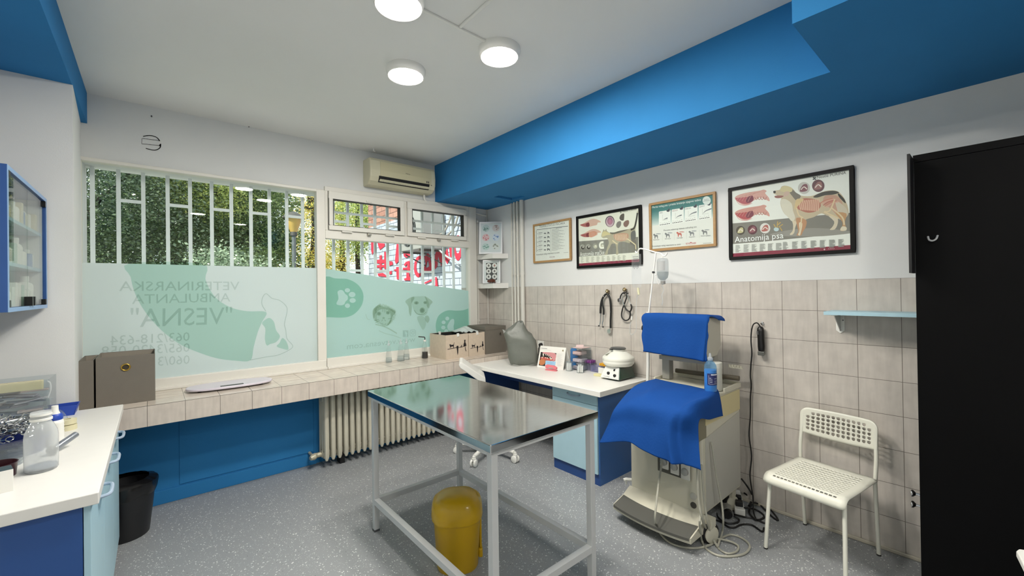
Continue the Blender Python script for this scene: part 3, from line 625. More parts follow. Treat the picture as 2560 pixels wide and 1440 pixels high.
# dog anatomy poster
t, (y0, y1, z0, z1) = frame('framed_poster', 'black framed dog anatomy poster, the largest and rightmost on the wall', 'poster', ((1820, 469), (2133, 414), (2139, 632), (1823, 650)), .023, M_fblk)
k = Crop(1800, 400, 5.537, 'x', XP); p = Print()
W = lambda yy, zz: Vector((XP, yy, zz))
p.shp([W(y0, z0), W(y1, z0), W(y1, z1), W(y0, z1)], 'efeee9')
p.shp(k.pl([(150, 880), (500, 850), (1000, 800), (1500, 755), (1805, 730), (1805, 1010), (1400, 1050), (900, 1100), (600, 1130), (155, 1165)]), '817c75')
p.shp(k.blob([(700, 1040), (900, 980), (1200, 945), (1500, 950), (1805, 990), (1805, 1015), (1300, 1060)]), '98938c')
p.shp([W(y1, z0), W(y0, z0), W(y0, z0+.026), W(y1, z0+.026)], '8d1f3c')
def organs(p, k, x, y, seed, cA='b5555e', cB='7a2d45', cC='d9a59b'):
    rg = random.Random(seed)
    p.shp(k.blob([(x, y+60), (x+60, y+20), (x+180, y-10), (x+340, y-35), (x+400, y-50), (x+440, y-30), (x+420, y), (x+470, y+60), (x+480, y+110), (x+430, y+90), (x+350, y+60), (x+250, y+110), (x+200, y+155), (x+110, y+160), (x+30, y+110)]), cC)
    p.shp(k.blob([(x+10, y+70), (x+90, y+60), (x+200, y+50), (x+250, y+90), (x+200, y+140), (x+120, y+148), (x+40, y+110)]), cA)
    p.shp(k.blob([(x+160, y+70), (x+235, y+30), (x+262, y+80), (x+230, y+120), (x+165, y+130)]), cB)
    for i in range(5): p.line(smooth_path(k.pl([(x+20+i*40, y+100+i*5), (x+60+i*45, y+60-i*10), (x+110+i*60, y+35-i*14)]), 3), .003, 'c98d84')
    p.line(smooth_path(k.pl([(x+10, y+80), (x+60, y+150), (x+150, y+168), (x+240, y+140)]), 3), .003, 'c77a80')
    for i in range(4): p.line(smooth_path(k.pl([(x+270+i*40, y+50), (x+300+i*40, y+90), (x+330+i*36, y+50)]), 3), .005, 'b98078')
organs(p, k, 205, 460, 1); organs(p, k, 205, 670, 2, 'b5484f', '7d2f43', 'd39a8f')
# the dog
p.shp(k.blob([(738, 440), (760, 425), (830, 410), (850, 370), (900, 355), (970, 372), (1020, 410), (1060, 460), (1130, 495), (1250, 500), (1350, 470), (1450, 430), (1560, 420), (1640, 440), (1700, 500), (1740, 570), (1770, 650), (1780, 740), (1740, 800), (1690, 830), (1600, 800), (1480, 770), (1400, 740), (1300, 790), (1200, 820), (1120, 870), (1040, 860), (960, 800), (890, 740), (850, 660), (835, 580), (850, 530), (800, 530), (760, 520), (755, 500), (790, 490), (745, 465)], 0, 3), 'c9b79c')
for q, h in (([(840, 560), (900, 540), (990, 600), (1010, 700), (1040, 800), (1000, 850), (940, 790), (880, 720), (850, 640)], 'ded6c6'), ([(990, 400), (1050, 450), (1120, 500), (1060, 560), (1000, 500), (960, 440)], '7d7468'), ([(1290, 510), (1400, 450), (1560, 425), (1650, 450), (1560, 480), (1450, 490), (1350, 520)], '4d4740'), ([(1640, 460), (1720, 540), (1740, 600), (1690, 560), (1640, 500)], '3b3733'),
             ([(1450, 500), (1600, 490), (1680, 560), (1700, 680), (1640, 780), (1560, 700), (1490, 640), (1430, 600)], 'c69a86'), ([(1600, 560), (1720, 640), (1770, 730), (1730, 810), (1660, 790), (1620, 680)], 'd0c3b0'),
             ([(850, 380), (900, 360), (985, 380), (1000, 430), (950, 450), (870, 440), (830, 420)], 'd6c79c'), ([(900, 440), (960, 440), (940, 490), (880, 500)], 'cdaea0'), ([(738, 432), (768, 428), (770, 455), (745, 458)], '2c2725'), ([(765, 495), (880, 495), (840, 525), (770, 525)], '9a6259')): p.shp(k.blob(q, 0, 3), h)
for q, h in (([(1000, 840), (1060, 860), (1040, 940), (1030, 1000), (1000, 1035), (965, 1030), (1005, 980), (1012, 900)], 'ddcdb4'), ([(1060, 800), (1190, 830), (1190, 920), (1150, 990), (1120, 1045), (1060, 1040), (1085, 990), (1065, 900)], 'c08c66'), ([(1095, 870), (1140, 880), (1120, 1000), (1105, 1045), (1080, 1030), (1100, 980)], 'e6d8bf'),
             ([(1500, 770), (1620, 800), (1630, 880), (1590, 960), (1520, 965), (1560, 920), (1580, 850)], 'dccdb6'), ([(1600, 730), (1750, 740), (1730, 850), (1745, 960), (1700, 985), (1660, 970), (1690, 920), (1690, 850)], 'c39468'), ([(1690, 920), (1750, 930), (1745, 975), (1665, 975)], 'e3d6c0')): p.shp(k.blob(q, 0, 3), h)
p.shp(k.blob([(1060, 580), (1150, 530), (1300, 540), (1370, 570), (1395, 640), (1330, 710), (1220, 730), (1120, 700), (1055, 660)], 0, 3), 'b56f5f')
for i in range(11): p.line(smooth_path(k.pl([(1130+i*24, 560-i*2), (1105+i*26, 620), (1120+i*24, 690+i*2)]), 3), .0065, 'e0b69f')
p.shp(k.blob([(1050, 560), (1090, 535), (1160, 540), (1130, 580), (1060, 660), (1030, 680)], 0, 3), 'd9bd8e')
for i in range(5): p.line(smooth_path(k.pl([(1390+i*20, 600+i*14), (1450+i*26, 560+i*10), (1560+i*20, 530+i*12)]), 3), .006, ('c9826f', 'd8a493', 'b96a60')[i % 3])
for q in ([(1590, 540), (1520, 700), (1440, 715)], [(1440, 720), (1560, 770), (1640, 810)], [(1540, 660), (1690, 790), (1720, 900)], [(1060, 660), (1090, 760), (1150, 800)], [(1130, 790), (1120, 900), (1100, 1000)]): p.line(smooth_path(k.pl(q), 4), .008, 'e0c9a4')
for (u, v, r, h, h2) in ((1163, 388, 84, 'c8c2bd', '83525a'), (1360, 357, 86, '6a4348', '9a6a66'), (285, 975, 62, '4d4438', 'c7bd8d'), (450, 965, 66, '5b2230', '93545f'), (625, 945, 72, 'e2dcd8', 'b5645c')):
    p.shp(k.el(u, v, r, r), h); p.shp(k.blob([(u-r*.7, v+r*.5), (u-r*.2, v-r*.5), (u+r*.5, v-r*.6), (u+r*.6, v+r*.3), (u, v+r*.6)]), h2); p.line(smooth_path(k.pl([(u-r*.5, v+r*.3), (u, v-r*.2), (u+r*.5, v+r*.2)]), 3), .006, 'e9d9d0')
p.shp(k.el(780, 960, 36, 28), 'bcd0d6')
for q in ([(790, 940), (800, 850)], [(810, 930), (870, 890)], [(830, 930), (860, 980)], [(770, 930), (745, 890)], [(800, 900), (840, 860)]): p.line(k.pl(q), .006, 'c9a65e')
p.txt('Anatomija psa', k(205, 1142), k(880, 1082), .044, 'ffffff')
p.txt('Nestlé PURINA', k(1345, 258), k(1745, 192), .017, '3a3a3c')
for a, b_ in ((1285, 240), (1310, 240), (1297, 252), (1285, 264), (1310, 264)): p.shp(k.pl([(a, b_-3), (a+20, b_-6), (a+20, b_+9), (a, b_+12)]), '2d2d2f')
small_text(p, k, [215+i*112 for i in range(6)], 1180, 1285, 10, 'a9a9a5', -.045, 80); small_text(p, k, [870+i*128 for i in range(7)], 1140, 1250, 10, 'a9a9a5', -.05, 85)
p.txt('PURINA', k(1500, 1240), k(1590, 1233), .008, 'd8a9b5'); p.shp(k.el(1448, 1238, 12, 12, n=10), 'e3b7c0')
p.done(t)

# cat anatomy poster
t, (y0, y1, z0, z1) = frame('framed_poster', 'black framed cat anatomy poster with reflections, behind the drip bag', 'poster', ((1439, 541), (1602, 512), (1604, 662), (1442, 671)), .026, M_fblk)
k = Crop(1440, 510, 9.0, 'x', XP); p = Print()
p.shp([W(y0, z0), W(y1, z0), W(y1, z1), W(y0, z1)], 'e9e7da')
p.shp(k.pl([(48, 842), (300, 825), (700, 795), (1060, 765), (1400, 740), (1400, 1085), (1000, 1115), (600, 1150), (50, 1190)]), '85827a')
p.shp([W(y1, z0), W(y0, z0), W(y0, z0+.024), W(y1, z0+.024)], '8d1f3c')
def organs2(p, k, x, y):
    p.shp(k.blob([(x, y+40), (x+90, y), (x+230, y-80), (x+330, y-95), (x+430, y-60), (x+470, y-20), (x+400, y-10), (x+380, y+40), (x+300, y+60), (x+220, y+80), (x+120, y+90), (x+40, y+70)]), 'd8b3a2')
    p.shp(k.blob([(x+5, y+35), (x+100, y+10), (x+200, y-10), (x+210, y+70), (x+110, y+82), (x+40, y+65)]), 'ad6360')
    p.shp(k.blob([(x+140, y+10), (x+200, y-15), (x+205, y+75), (x+140, y+75)]), '7e3238')
organs2(p, k, 90, 430); organs2(p, k, 95, 660); p.shp(k.blob([(300, 640), (400, 610), (470, 640), (440, 710), (340, 750), (290, 720)]), 'd2977e')
p.shp(k.el(763, 392, 105, 128), '5b4a55'); p.shp(k.el(763, 400, 88, 112), 'c9aeb8'); p.shp(k.el(765, 380, 62, 85), '9d6a80'); p.shp(k.el(768, 400, 40, 55), 'b87e93')
for q, h in (([(980, 300), (1010, 240), (1080, 215), (1085, 300), (1070, 370), (1020, 370), (985, 340)], '5d554f'), ([(905, 460), (940, 400), (1010, 390), (1010, 480), (960, 540), (915, 520)], '817b76'), ([(1065, 440), (1110, 380), (1180, 365), (1195, 430), (1150, 510), (1090, 510)], '86685f')): p.shp(k.blob(q, 0, 3), h)
# the cat
p.shp(k.blob([(575, 690), (600, 620), (622, 570), (650, 600), (680, 560), (700, 610), (780, 660), (850, 650), (950, 610), (1080, 585), (1200, 560), (1290, 520), (1330, 400), (1370, 200), (1388, 150), (1390, 260), (1360, 450), (1335, 580), (1345, 700), (1340, 800), (1300, 860), (1200, 880), (1080, 850), (980, 860), (950, 900), (940, 1000), (955, 1120), (900, 1130), (905, 1000), (880, 900), (800, 900), (760, 980), (720, 1050), (710, 1130), (645, 1140), (680, 1050), (710, 960), (740, 880), (720, 800), (690, 760), (620, 770), (575, 740)], 0, 3), 'b3aa92')
for q, h in (([(590, 660), (640, 610), (720, 640), (780, 680), (700, 700), (640, 720), (585, 735)], 'd6c998'), ([(1240, 640), (1330, 600), (1345, 760), (1300, 840), (1240, 800)], '6b6a68'), ([(1230, 830), (1330, 800), (1360, 900), (1350, 1000), (1310, 1040), (1300, 940), (1220, 900)], '77716a'), ([(760, 640), (860, 640), (1000, 600), (1180, 570), (1000, 640), (820, 680)], '6d675c'), ([(850, 690), (1060, 650), (1180, 680), (1160, 800), (1000, 840), (880, 800)], 'c39b83')): p.shp(k.blob(q, 0, 3), h)
for i in range(8): p.line(smooth_path(k.pl([(900+i*34, 680), (885+i*34, 740), (905+i*34, 810)]), 3), .006, 'e1cdae')
p.line(smooth_path(k.pl([(1383, 200), (1355, 380), (1310, 540), (1230, 580)]), 4), .016, '3a3733')
for q in ([(1150, 780), (1250, 850), (1340, 920)], [(820, 820), (880, 870), (930, 900)], [(1340, 920), (1345, 1020)]): p.line(smooth_path(k.pl(q), 4), .009, 'e2d3ae')
for (u, v) in ((145, 970), (275, 965), (430, 945), (585, 930)):
    p.shp(k.el(u, v, 54, 62), 'aaa79d' if u < 350 else '9a978c'); p.shp(k.el(u+8, v+16, 40, 40), '3f3b36' if u < 350 else 'c6c3ae'); p.shp(k.el(u+15, v, 14, 18), 'e4e2d6')
p.line(smooth_path(k.pl([(620, 860), (560, 870), (535, 930), (560, 985), (630, 980)]), 4), .02, 'f0eee2')
p.txt('Anatomija mačke', k(90, 1182), k(640, 1135), .046, 'f6f5ee')
p.txt('Nestlé PURINA', k(1045, 190), k(1365, 135), .02, '55534f')
for a, b_ in ((990, 172), (1010, 172), (1000, 184), (990, 197), (1010, 197)): p.shp(k.pl([(a, b_), (a+15, b_-2), (a+15, b_+9), (a, b_+11)]), '4d4b47')
small_text(p, k, [110+i*118 for i in range(9)], 1200, 1330, 9, 'b7b6a6', -.045, 75)
p.done(t)

# weight-curve board, oak frame
t, (y0, y1, z0, z1) = frame('framed_poster', 'oak framed teal and white dog growth chart between the two anatomy posters', 'poster', ((1622, 507), (1789, 480), (1789, 618), (1624, 627)), .02, M_foak)
k = Crop(1600, 470, 8.47, 'x', XP); p = Print()
p.shp([W(y0, z0), W(y1, z0), W(y1, z1), W(y0, z1)], 'e9e8e3')
for i in range(14):   # teal fading down to white, bands of the print itself
    f = i/14; a = z1-(z1-z0)*.46*f; b_ = z1-(z1-z0)*.46*(i+1)/14
    h = ''.join('%02x' % int(c0+(c1-c0)*max(0, (f-.25)/.75)) for c0, c1 in zip((62, 120, 118), (226, 233, 230)))
    p.shp([W(y1, a), W(y0, a), W(y0, b_), W(y1, b_)], h)
p.txt('Merite vašeg psa i pratite kretanje njegove težine', k(258, 432), k(1290, 268), .018, 'f4f8f6')
for i, (x0, x1, st) in enumerate(((400, 650, 'MINI'), (668, 930, 'MEDIUM'), (945, 1222, 'MAXI'), (1240, 1515, 'GIANT'))):
    v = lambda u, vv: (u, vv-(u-400)*.155)
    p.shp(k.pl([v(x0+12, 500), v(x1-12, 500), v(x1, 515), v(x1, 800), v(x1-12, 812), v(x0+12, 812), v(x0, 800), v(x0, 515)]), 'f2f2ee')
    p.txt(st, k(*v(x0+15, 548)), k(*v(x0+(75 if i == 0 else 130), 545)), .012, '56565a' if i != 1 else 'a0707a')
    q = .4+.2*i; p.shp(k.blob([v(x0+90, 690), v(x0+120+30*q, 690-60*q), v(x1-70+20*i, 690-90*q), v(x1-70+20*i, 715-90*q), v(x0+130+30*q, 705-60*q)], 0, 3), '7c7d84')
    p.line(k.pl([v(x0+80, 580), v(x0+80, 700), v(x1-60, 700)]), .002, 'b9b9b0')
    for j in range(6): p.shp(k.pl([v(x0+20+j*37, 780), v(x0+46+j*37, 780), v(x0+46+j*37, 795), v(x0+20+j*37, 795)]), '2f2f33')
    for j in range(5): p.line(k.pl([v(x0+20+j*45, 745+(j % 2)*14), v(x0+48+j*45, 745+(j % 2)*14)]), .002, '9a9a94')
    for q in ([(x1-90, 500), (x1-75, 530), (x1-25, 530), (x1-20, 480), (x1-45, 470), (x1-60, 495)],): p.shp(k.blob([v(*e) for e in q], 0, 3), '45404a')
p.shp(k.el(1412, 265, 88, 92), 'c9d6d5'); p.shp(k.el(1412, 268, 80, 84), 'dfe4e1'); p.txt('healthy', k(1360, 262), k(1462, 245), .011, '7f8a8c'); p.line(k.pl([(1340, 282), (1480, 262)]), .004, '9aa5a6')
p.txt('Procena telesnog statusa odraslog psa', k(505, 915), k(1200, 835), .014, '3c3c40')
dog = [(-45, -25), (-30, -45), (-8, -40), (0, -22), (35, -25), (55, -10), (55, 45), (42, 48), (38, 10), (5, 8), (0, 45), (-14, 48), (-18, 0)]
for i, (u, v, h) in enumerate(((325, 1020, '7f8082'), (570, 1000, '7f8082'), (820, 980, 'c9655a'), (1080, 960, '85868a'), (1355, 935, '7f8082'))):
    p.shp(k.pl([(u+a*(1+.06*i), v+b_*1.15) for a, b_ in dog]), h); p.shp(k.el(u+65, v-50, 55, 12), 'aeb0b5' if i != 2 else 'd59a94')
    p.txt(('Neuhranjen', 'Mršav', 'Optimalan', 'Gojazan', 'Izuzetno gojazan')[i], k(u-40-(i == 4)*25, v+92), k(u+85+(i == 4)*55, v+80), .01, '5f5f63')
    p.line(k.pl([(u-95, v-60+10), (u-95, v+120)]), .0015, 'c9c9c2')
p.txt('Konsultujte vašeg veterinara za savet', k(262, 1250), k(865, 1205), .013, '47474b'); p.txt('ROYAL CANIN', k(975, 1200), k(1185, 1185), .016, 'c4384a')
p.shp(k.el(1080, 1155, 22, 9), 'c4384a'); p.line(k.pl([(1335, 1175), (1510, 1160)]), .003, '8e8e8a')
p.done(t)

# cat body condition sheet, oak frame
t, (y0, y1, z0, z1) = frame('framed_poster', 'oak framed white cat condition sheet nearest the heating pipes', 'poster', ((1331, 560), (1426, 546), (1427, 652), (1334, 657)), .021, M_foak)
k = Crop(1320, 480, 6.4, 'x', XP); p = Print()
p.shp([W(y0, z0), W(y1, z0), W(y1, z1), W(y0, z1)], 'ebebe6')
p.txt('TELESNI STATUS MAČAKA', k(178, 572), k(590, 512), .024, '45484c')
p.line(k.pl([(640, 545), (140, 605), (132, 625), (140, 965)]), .005, '3f4b4c'); p.line(k.pl([(365, 590), (368, 960)]), .003, '8a8f8e')
cat = [(-14, -12), (-6, -18), (4, -12), (16, -12), (18, 14), (12, 14), (8, 2), (-2, 2), (-6, 14), (-12, 14)]
for i in range(5):
    v = 660+i*66; p.line(k.pl([(150, v+10), (158, v+9)]), .01, '8c8c88'); p.line(k.pl([(168, v-2), (230, v-9)]), .006, '77787a')
    p.shp(k.pl([(325+a*(1+.1*i), v-2+b_*1.3) for a, b_ in cat]), '6c6d6f'); p.shp(k.el(272, v+2, 20, 9), '6c6d6f')
    for j in range(3): p.line(k.pl([(165, v+14+j*8), (215, v+9+j*8)]), .002, 'b5b5b0')
for i in range(26):
    v = 600+i*13.5; p.line(k.pl([(382, v), (460+((i*37) % 130), v-(80+((i*37) % 130))*.12)]), .0028, '9b9b98')
p.line(k.pl([(450, 580), (545, 570)]), .004, '77787a')
p.txt('Konsultujte vašeg veterinara za savet', k(135, 1015), k(505, 978), .018, '47474b'); p.txt('ROYAL CANIN', k(345, 1052), k(428, 1046), .014, '77505a'); p.line(k.pl([(570, 972), (645, 966)]), .003, '8e8e8a')
for u, v in ((100, 577), (105, 1070)): p.shp(k.el(u, v, 8, 9, n=10), '5d4a38')
p.done(t)

# heating pipes
M_pipe = mat('pipe_paint', 'd4d2ca', .4)
for i, (y, r, z0, lb) in enumerate(((3.782, .008, .825, 'thinnest white wall pipe, leftmost of the four beside the corner shelves'), (3.722, .013, .772, 'white wall pipe, second from the corner shelves'), (3.666, .014, .772, 'white wall pipe, third from the corner shelves'), (3.58, .024, .772, 'thickest white wall pipe, nearest the oak framed cat sheet'))):
    s = B().tube([(XR-r-.008, y, z0), (XR-r-.008, y, 2.6)], r, 12).lathe([(r+.005, 0), (r+.005, .025)], (XR-r-.008, y, 1.72+.02*(i % 2)), 12)
    tag(s.build('heating_pipe', M_pipe, origin=(XR-r-.008, y, z0)), lb, 'pipe', 'heating pipes in the corner')
s = B().box(3.09, YW-.012, .825, 3.112, YW, 2.47).box(3.084, YW-.016, 1.17, 3.118, YW, 1.2).ell((3.1, YW-.02, 2.43), .02, .015, .02)
tag(s.build('cable_duct', M_pipe, origin=(3.1, YW-.005, .825)), 'white vertical cable duct between the right window and corner shelves', 'cable duct')
tag(B().tube([(XR-.012, YW-.012, .825), (XR-.012, YW-.012, 2.6)], .007, 8).build('corner_cable', M_pipe, origin=(XR-.012, YW-.012, .825)), 'thin pale cable running down the room corner behind the shelves', 'cable')

# corner shelves, frames and bug model
def cshelf(z, h, lb):
    tag(B().prism([(3.092, YW-.002, z), (XR-.002, YW-.002, z), (XR-.002, 3.868, z), (3.092, 3.955, z)], (0, 0, h)).build('corner_shelf', M_wlam, origin=(3.18, 4.1, z), bevel=.002), lb, 'shelf', 'white corner shelves')
cshelf(1.948, .058, 'upper white corner shelf carrying the larger picture frame'); cshelf(1.588, .06, 'lower white corner shelf carrying the black bug picture')
def lean_frame(label, c, wd, ht, lean, fw, M_f, content, d=(0.72, -0.69)):
    d = Vector((d[0], d[1], 0)).normalized(); nrm = Vector((d.y, -d.x, 0))  # facing the room
    if nrm.dot(Vector((-1, -1, 0))) < 0: nrm = -nrm
    up = Vector((0, 0, 1))*ht - nrm*lean; ul = up.length; up.normalize(); ax = d.cross(up).normalized()
    if ax.dot(nrm) < 0: ax = -ax
    c = Vector(c); t = thing('picture_frame', label, 'picture', c, 'picture frames on the corner shelves')
    Q = lambda u, v, l=0.0: c+d*u+up*v+ax*l
    s = B(); th = .008
    for u0, v0, u1, v1 in ((-wd/2, 0, wd/2, fw), (-wd/2, ul-fw, wd/2, ul), (-wd/2, fw, -wd/2+fw, ul-fw), (wd/2-fw, fw, wd/2, ul-fw)):
        s.obox(Q((u0+u1)/2, (v0+v1)/2), d*((u1-u0)/2), up*((v1-v0)/2), ax*th)
    s.build('frame', M_f, t, bevel=.001)
    B().obox(Q(0, ul/2, -.003), d*(wd/2-fw*.6), up*(ul/2-fw*.6), ax*.003).build('backing_sheet', ink('dfe2e4'), t)
    p = B(); cs = []
    def shp(u, v, pts, h, l):
        if h not in cs: cs.append(h)
        p.poly([Q(u+a, v+b_, .0005+l) for a, b_ in pts], cs.index(h))
    content(shp, wd, ul); p.build('print', [ink(h) for h in cs], t, fix=False)
    B().poly([Q(-wd/2+fw, fw, .006), Q(wd/2-fw, fw, .006), Q(wd/2-fw, ul-fw, .006), Q(-wd/2+fw, ul-fw, .006)]).build('glazing', M_pane, t, fix=False)
def six_light(shp, wd, ht):
    shp(0, 0, [(-wd/2+.02, .02), (wd/2-.02, .02), (wd/2-.02, ht-.02), (-wd/2+.02, ht-.02)], 'd3d8dc', 0)
    rg = random.Random(5); cols = [('b9c9cc', '62857c'), ('cfc6c8', 'a58d8c'), ('e2bcc0', 'c8606c'), ('cdd6e6', '5f7fb8'), ('bcd0cf', '6f9a92'), ('d6d9d8', '8b8e86')]
    for i in range(6):
        u = (-.062, .062)[i % 2]; v = ht*(.80, .80, .51, .51, .22, .22)[i]; r = .045
        shp(u, v, [(a*r, b_*r) for a, b_ in circ(24)], cols[i][0], .0004)
        for j in range(7):
            a, q = rg.uniform(0, 6.28), rg.uniform(.2, .75)*r; e, f2 = rg.uniform(.006, .013), rg.uniform(.004, .009)
            shp(u+math.cos(a)*q, v+math.sin(a)*q, [(x_*e, y_*f2) for x_, y_ in circ(9)], cols[i][1], .0006+j*.00003)
def six_dark(shp, wd, ht):
    shp(0, 0, [(-wd/2+.04, .042), (wd/2-.04, .042), (wd/2-.04, ht-.035), (-wd/2+.04, ht-.035)], '2a2a2c', .0002)
    rg = random.Random(6)
    for i in range(6):
        u = (-.036, .036)[i % 2]; v = ht*(.76, .76, .52, .52, .28, .28)[i]; r = .03
        shp(u, v, [(a*r, b_*r) for a, b_ in circ(22)], 'e6e4e2', .0005)
        shp(u, v, [(a*.009, b_*.014) for a, b_ in circ(10)], '4a4444' if i != 1 else 'a8605c', .0008)
        for j in range(6):
            a = j*1.05+.3; shp(u, v, [(math.cos(a)*.002, math.sin(a)*.002), (math.cos(a+.1)*.021, math.sin(a+.1)*.021), (math.cos(a-.05)*.021, math.sin(a-.05)*.021)], '5a5252', .001+j*.00003)
M_fwhite = mat('white_frame', 'dcdee0', .4)
lean_frame('larger white framed sheet of six coloured circles on upper corner shelf', (3.115, 4.02, 2.008), .285, .40, .08, .016, M_fwhite, six_light)
lean_frame('smaller white framed black sheet of six bug circles on lower corner shelf', (3.13, 4.03, 1.650), .215, .285, .035, .014, M_fwhite, six_dark)
t = thing('insect_model', 'brown shiny bug model in front of the lower shelf picture', 'model', (3.105, 3.975, 1.649))
M_bug = mat('brown_bug', '5a2d1c', .25, coat=.4); c0 = Vector((3.105, 3.98, 1.649)); dd = Vector((.76, -.65, 0))
s = B().ell(c0+Vector((0, 0, .03)), .045, .03, .022).ell(c0-dd*.045+Vector((0, 0, .026)), .02, .018, .016).build('body', M_bug, t)
for i in range(6):
    a = c0+dd*(-.03+.03*(i % 3))+Vector((0, 0, .022)); sg = -1 if i < 3 else 1; n_ = Vector((.65, .76, 0))*sg
    B().tube([a, a+n_*.03+Vector((0, 0, .012)), a+n_*.045-Vector((0, 0, .0205))], .003, 6).build('leg', M_bug, t)

# stethoscopes on paw knobs
M_rub = mat('black_rubber', '121213', .45); M_brass = mat('brass_knob', '6b5a3c', .35, .8)
KX = XR-.03
for (u, v, lb) in ((1519, 728, 'small brass paw knob holding the left stethoscope'), (1562, 724, 'small brass paw knob holding the right stethoscope')):
    c = pt(u, v, 'x', KX); t = thing('coat_hook', lb, 'hook', (XR, c.y, c.z), 'brass paw knobs')
    B().tube([(XR, c.y, c.z), (KX, c.y, c.z)], .006, 10).lathe([(.008, 0), (.018, .006), (.019, .012), (.01, .016)], (KX+.004, c.y, c.z), 16, 0, (-1, 0, 0)).build('knob', M_brass, t)
    B().tube([(XR-.004, c.y, c.z-.015), (XR-.02, c.y, c.z-.03), (XR-.035, c.y, c.z-.026)], .004, 8).build('hook', M_brass, t)
    s = B().ell((KX-.013, c.y, c.z-.003), .002, .007, .006, 8, 6)
    for a in (-.009, -.003, .003, .009): s.ell((KX-.013, c.y+a, c.z+.007-abs(a)*.2), .002, .0025, .003, 6, 5)
    s.build('paw_mark', mat('paw_cream', 'd9cda6', .5), t)
q = Crop(1480, 700, 9.0, 'x', XR-.03)
c = q(350, 320); t = thing('stethoscope', 'black stethoscope hanging long and straight from the left paw knob', 'stethoscope', (c.x, c.y, c.z), 'stethoscopes on the wall')
lf = lambda pts, l=0.0: smooth_path(q.pl(pts, l), 5)
B().tube(lf([(418, 1080), (420, 900), (425, 700), (415, 500), (385, 370), (330, 318), (270, 360), (220, 460), (195, 600), (190, 750)]), .0095, 8).tube(lf([(232, 420), (232, 540), (262, 650), (262, 780)], -.008), .008, 8).build('tubing', M_rub, t)
B().tube(lf([(190, 745), (188, 860), (180, 980), (160, 1030)]), .004, 7).tube(lf([(258, 780), (250, 900), (235, 980), (240, 1045)], -.008), .004, 7).build('ear_tube', M_chrome, t)
B().ell(q(155, 1032), .009, .009, .007).ell(q(248, 1056, -.008), .009, .009, .007).build('ear_tip', M_rub, t)
B().lathe([(.006, -.02), (.02, -.01), (.024, 0), (.022, .008)], q(390, 1155, .005), 20, 0, (-1, .2, 0)).tube([q(412, 1080), q(405, 1130)], .006, 8).build('chest_piece', M_chrome, t)
B().tube([q(418, 712), q(418, 722)], .0105, 10).tube([q(262, 362), q(280, 368)], .0105, 10).build('band', mat('grey_band', '8b8b8b', .4), t)
c = q(740, 300); t = thing('stethoscope', 'black stethoscope looped in a figure of eight on the right paw knob', 'stethoscope', (c.x, c.y, c.z), 'stethoscopes on the wall')
B().tube(lf([(632, 420), (650, 350), (700, 290), (770, 290), (785, 360), (760, 450), (715, 570), (680, 680), (665, 790), (690, 870), (760, 910), (830, 880), (858, 800), (858, 720)]), .006, 8).build('tubing', M_rub, t)
B().tube(lf([(722, 570), (760, 650), (820, 700), (855, 710), (885, 660), (893, 600), (872, 545)], -.008), .007, 8).build('yoke', M_rub, t)
B().tube(lf([(872, 550), (830, 430), (790, 320), (800, 305)], -.008), .003, 7).tube(lf([(722, 570), (690, 450), (680, 360), (720, 310)], -.008), .003, 7).build('ear_tube', M_chrome, t)
B().ell(q(805, 303, -.008), .007, .007, .006).ell(q(722, 308, -.008), .007, .007, .006).build('ear_tip', M_rub, t)
B().lathe([(.006, -.016), (.018, -.008), (.021, 0), (.018, .008)], q(615, 455), 20, 0, (-1, .5, 0)).build('chest_piece', M_chrome, t)

# clipper on the wall with its cord
t = thing('hair_clipper', 'black hair clipper hanging on the tiled wall by its cord', 'clipper', (3.235, 1.09, 1.04))
q = Crop(1860, 780, 6.55, 'x', 3.235)
top, bot = q(268, 240), q(290, 640)
s = B(); ax = (bot-top); n_ = 14
prof = [(.0, .012), (.06, .02), (.2, .0235), (.5, .0225), (.8, .0235), (.95, .022), (1.0, .018)]
s.tube([top+ax*a for a, r_ in prof], [r_ for a, r_ in prof], 12).build('body', M_black, t)
B().obox(bot+Vector((-.004, 0, -.012)), (.016, 0, .004), (0, .021, 0), (0, 0, .014)).build('blade', mat('blade_grey', '6b6d68', .4, .5), t, bevel=.003)
B().obox(top+ax*.25+Vector((-.023, .012, 0)), (.002, 0, 0), (0, .006, 0), (0, 0, .012)).build('switch', mat('switch_grey', '4d4d4d', .5), t, bevel=.001)
cord = [q(268, 245), q(235, 195), q(200, 178), q(150, 210), q(122, 320), q(115, 480), q(130, 680), q(112, 880), q(105, 1050), q(118, 1200), q(105, 1420)]
cord += [pt(1876, 1040, 'x', 3.235), pt(1873, 1090, 'x', 3.235), pt(1879, 1140, 'x', 3.235), pt(1875, 1190, 'x', 3.22), pt(1882, 1240, 'x', 3.2), (3.12, 1.12, .02), (3.05, 1.08, .008)]
B().tube(smooth_path(cord, 5), .0045, 7).build('cord', M_rub, t)
c = q(280, 190); tag(B().tube([(XR, c.y, c.z), (XR-.02, c.y, c.z-.006), (XR-.028, c.y, c.z+.006)], .004, 7).lathe([(.012, 0), (.012, .006)], (XR-.006, c.y, c.z), 14, 0, (1, 0, 0)).build('wall_hook', M_chrome, origin=(XR, c.y, c.z)), 'small metal wall hook above the hair clipper', 'hook')

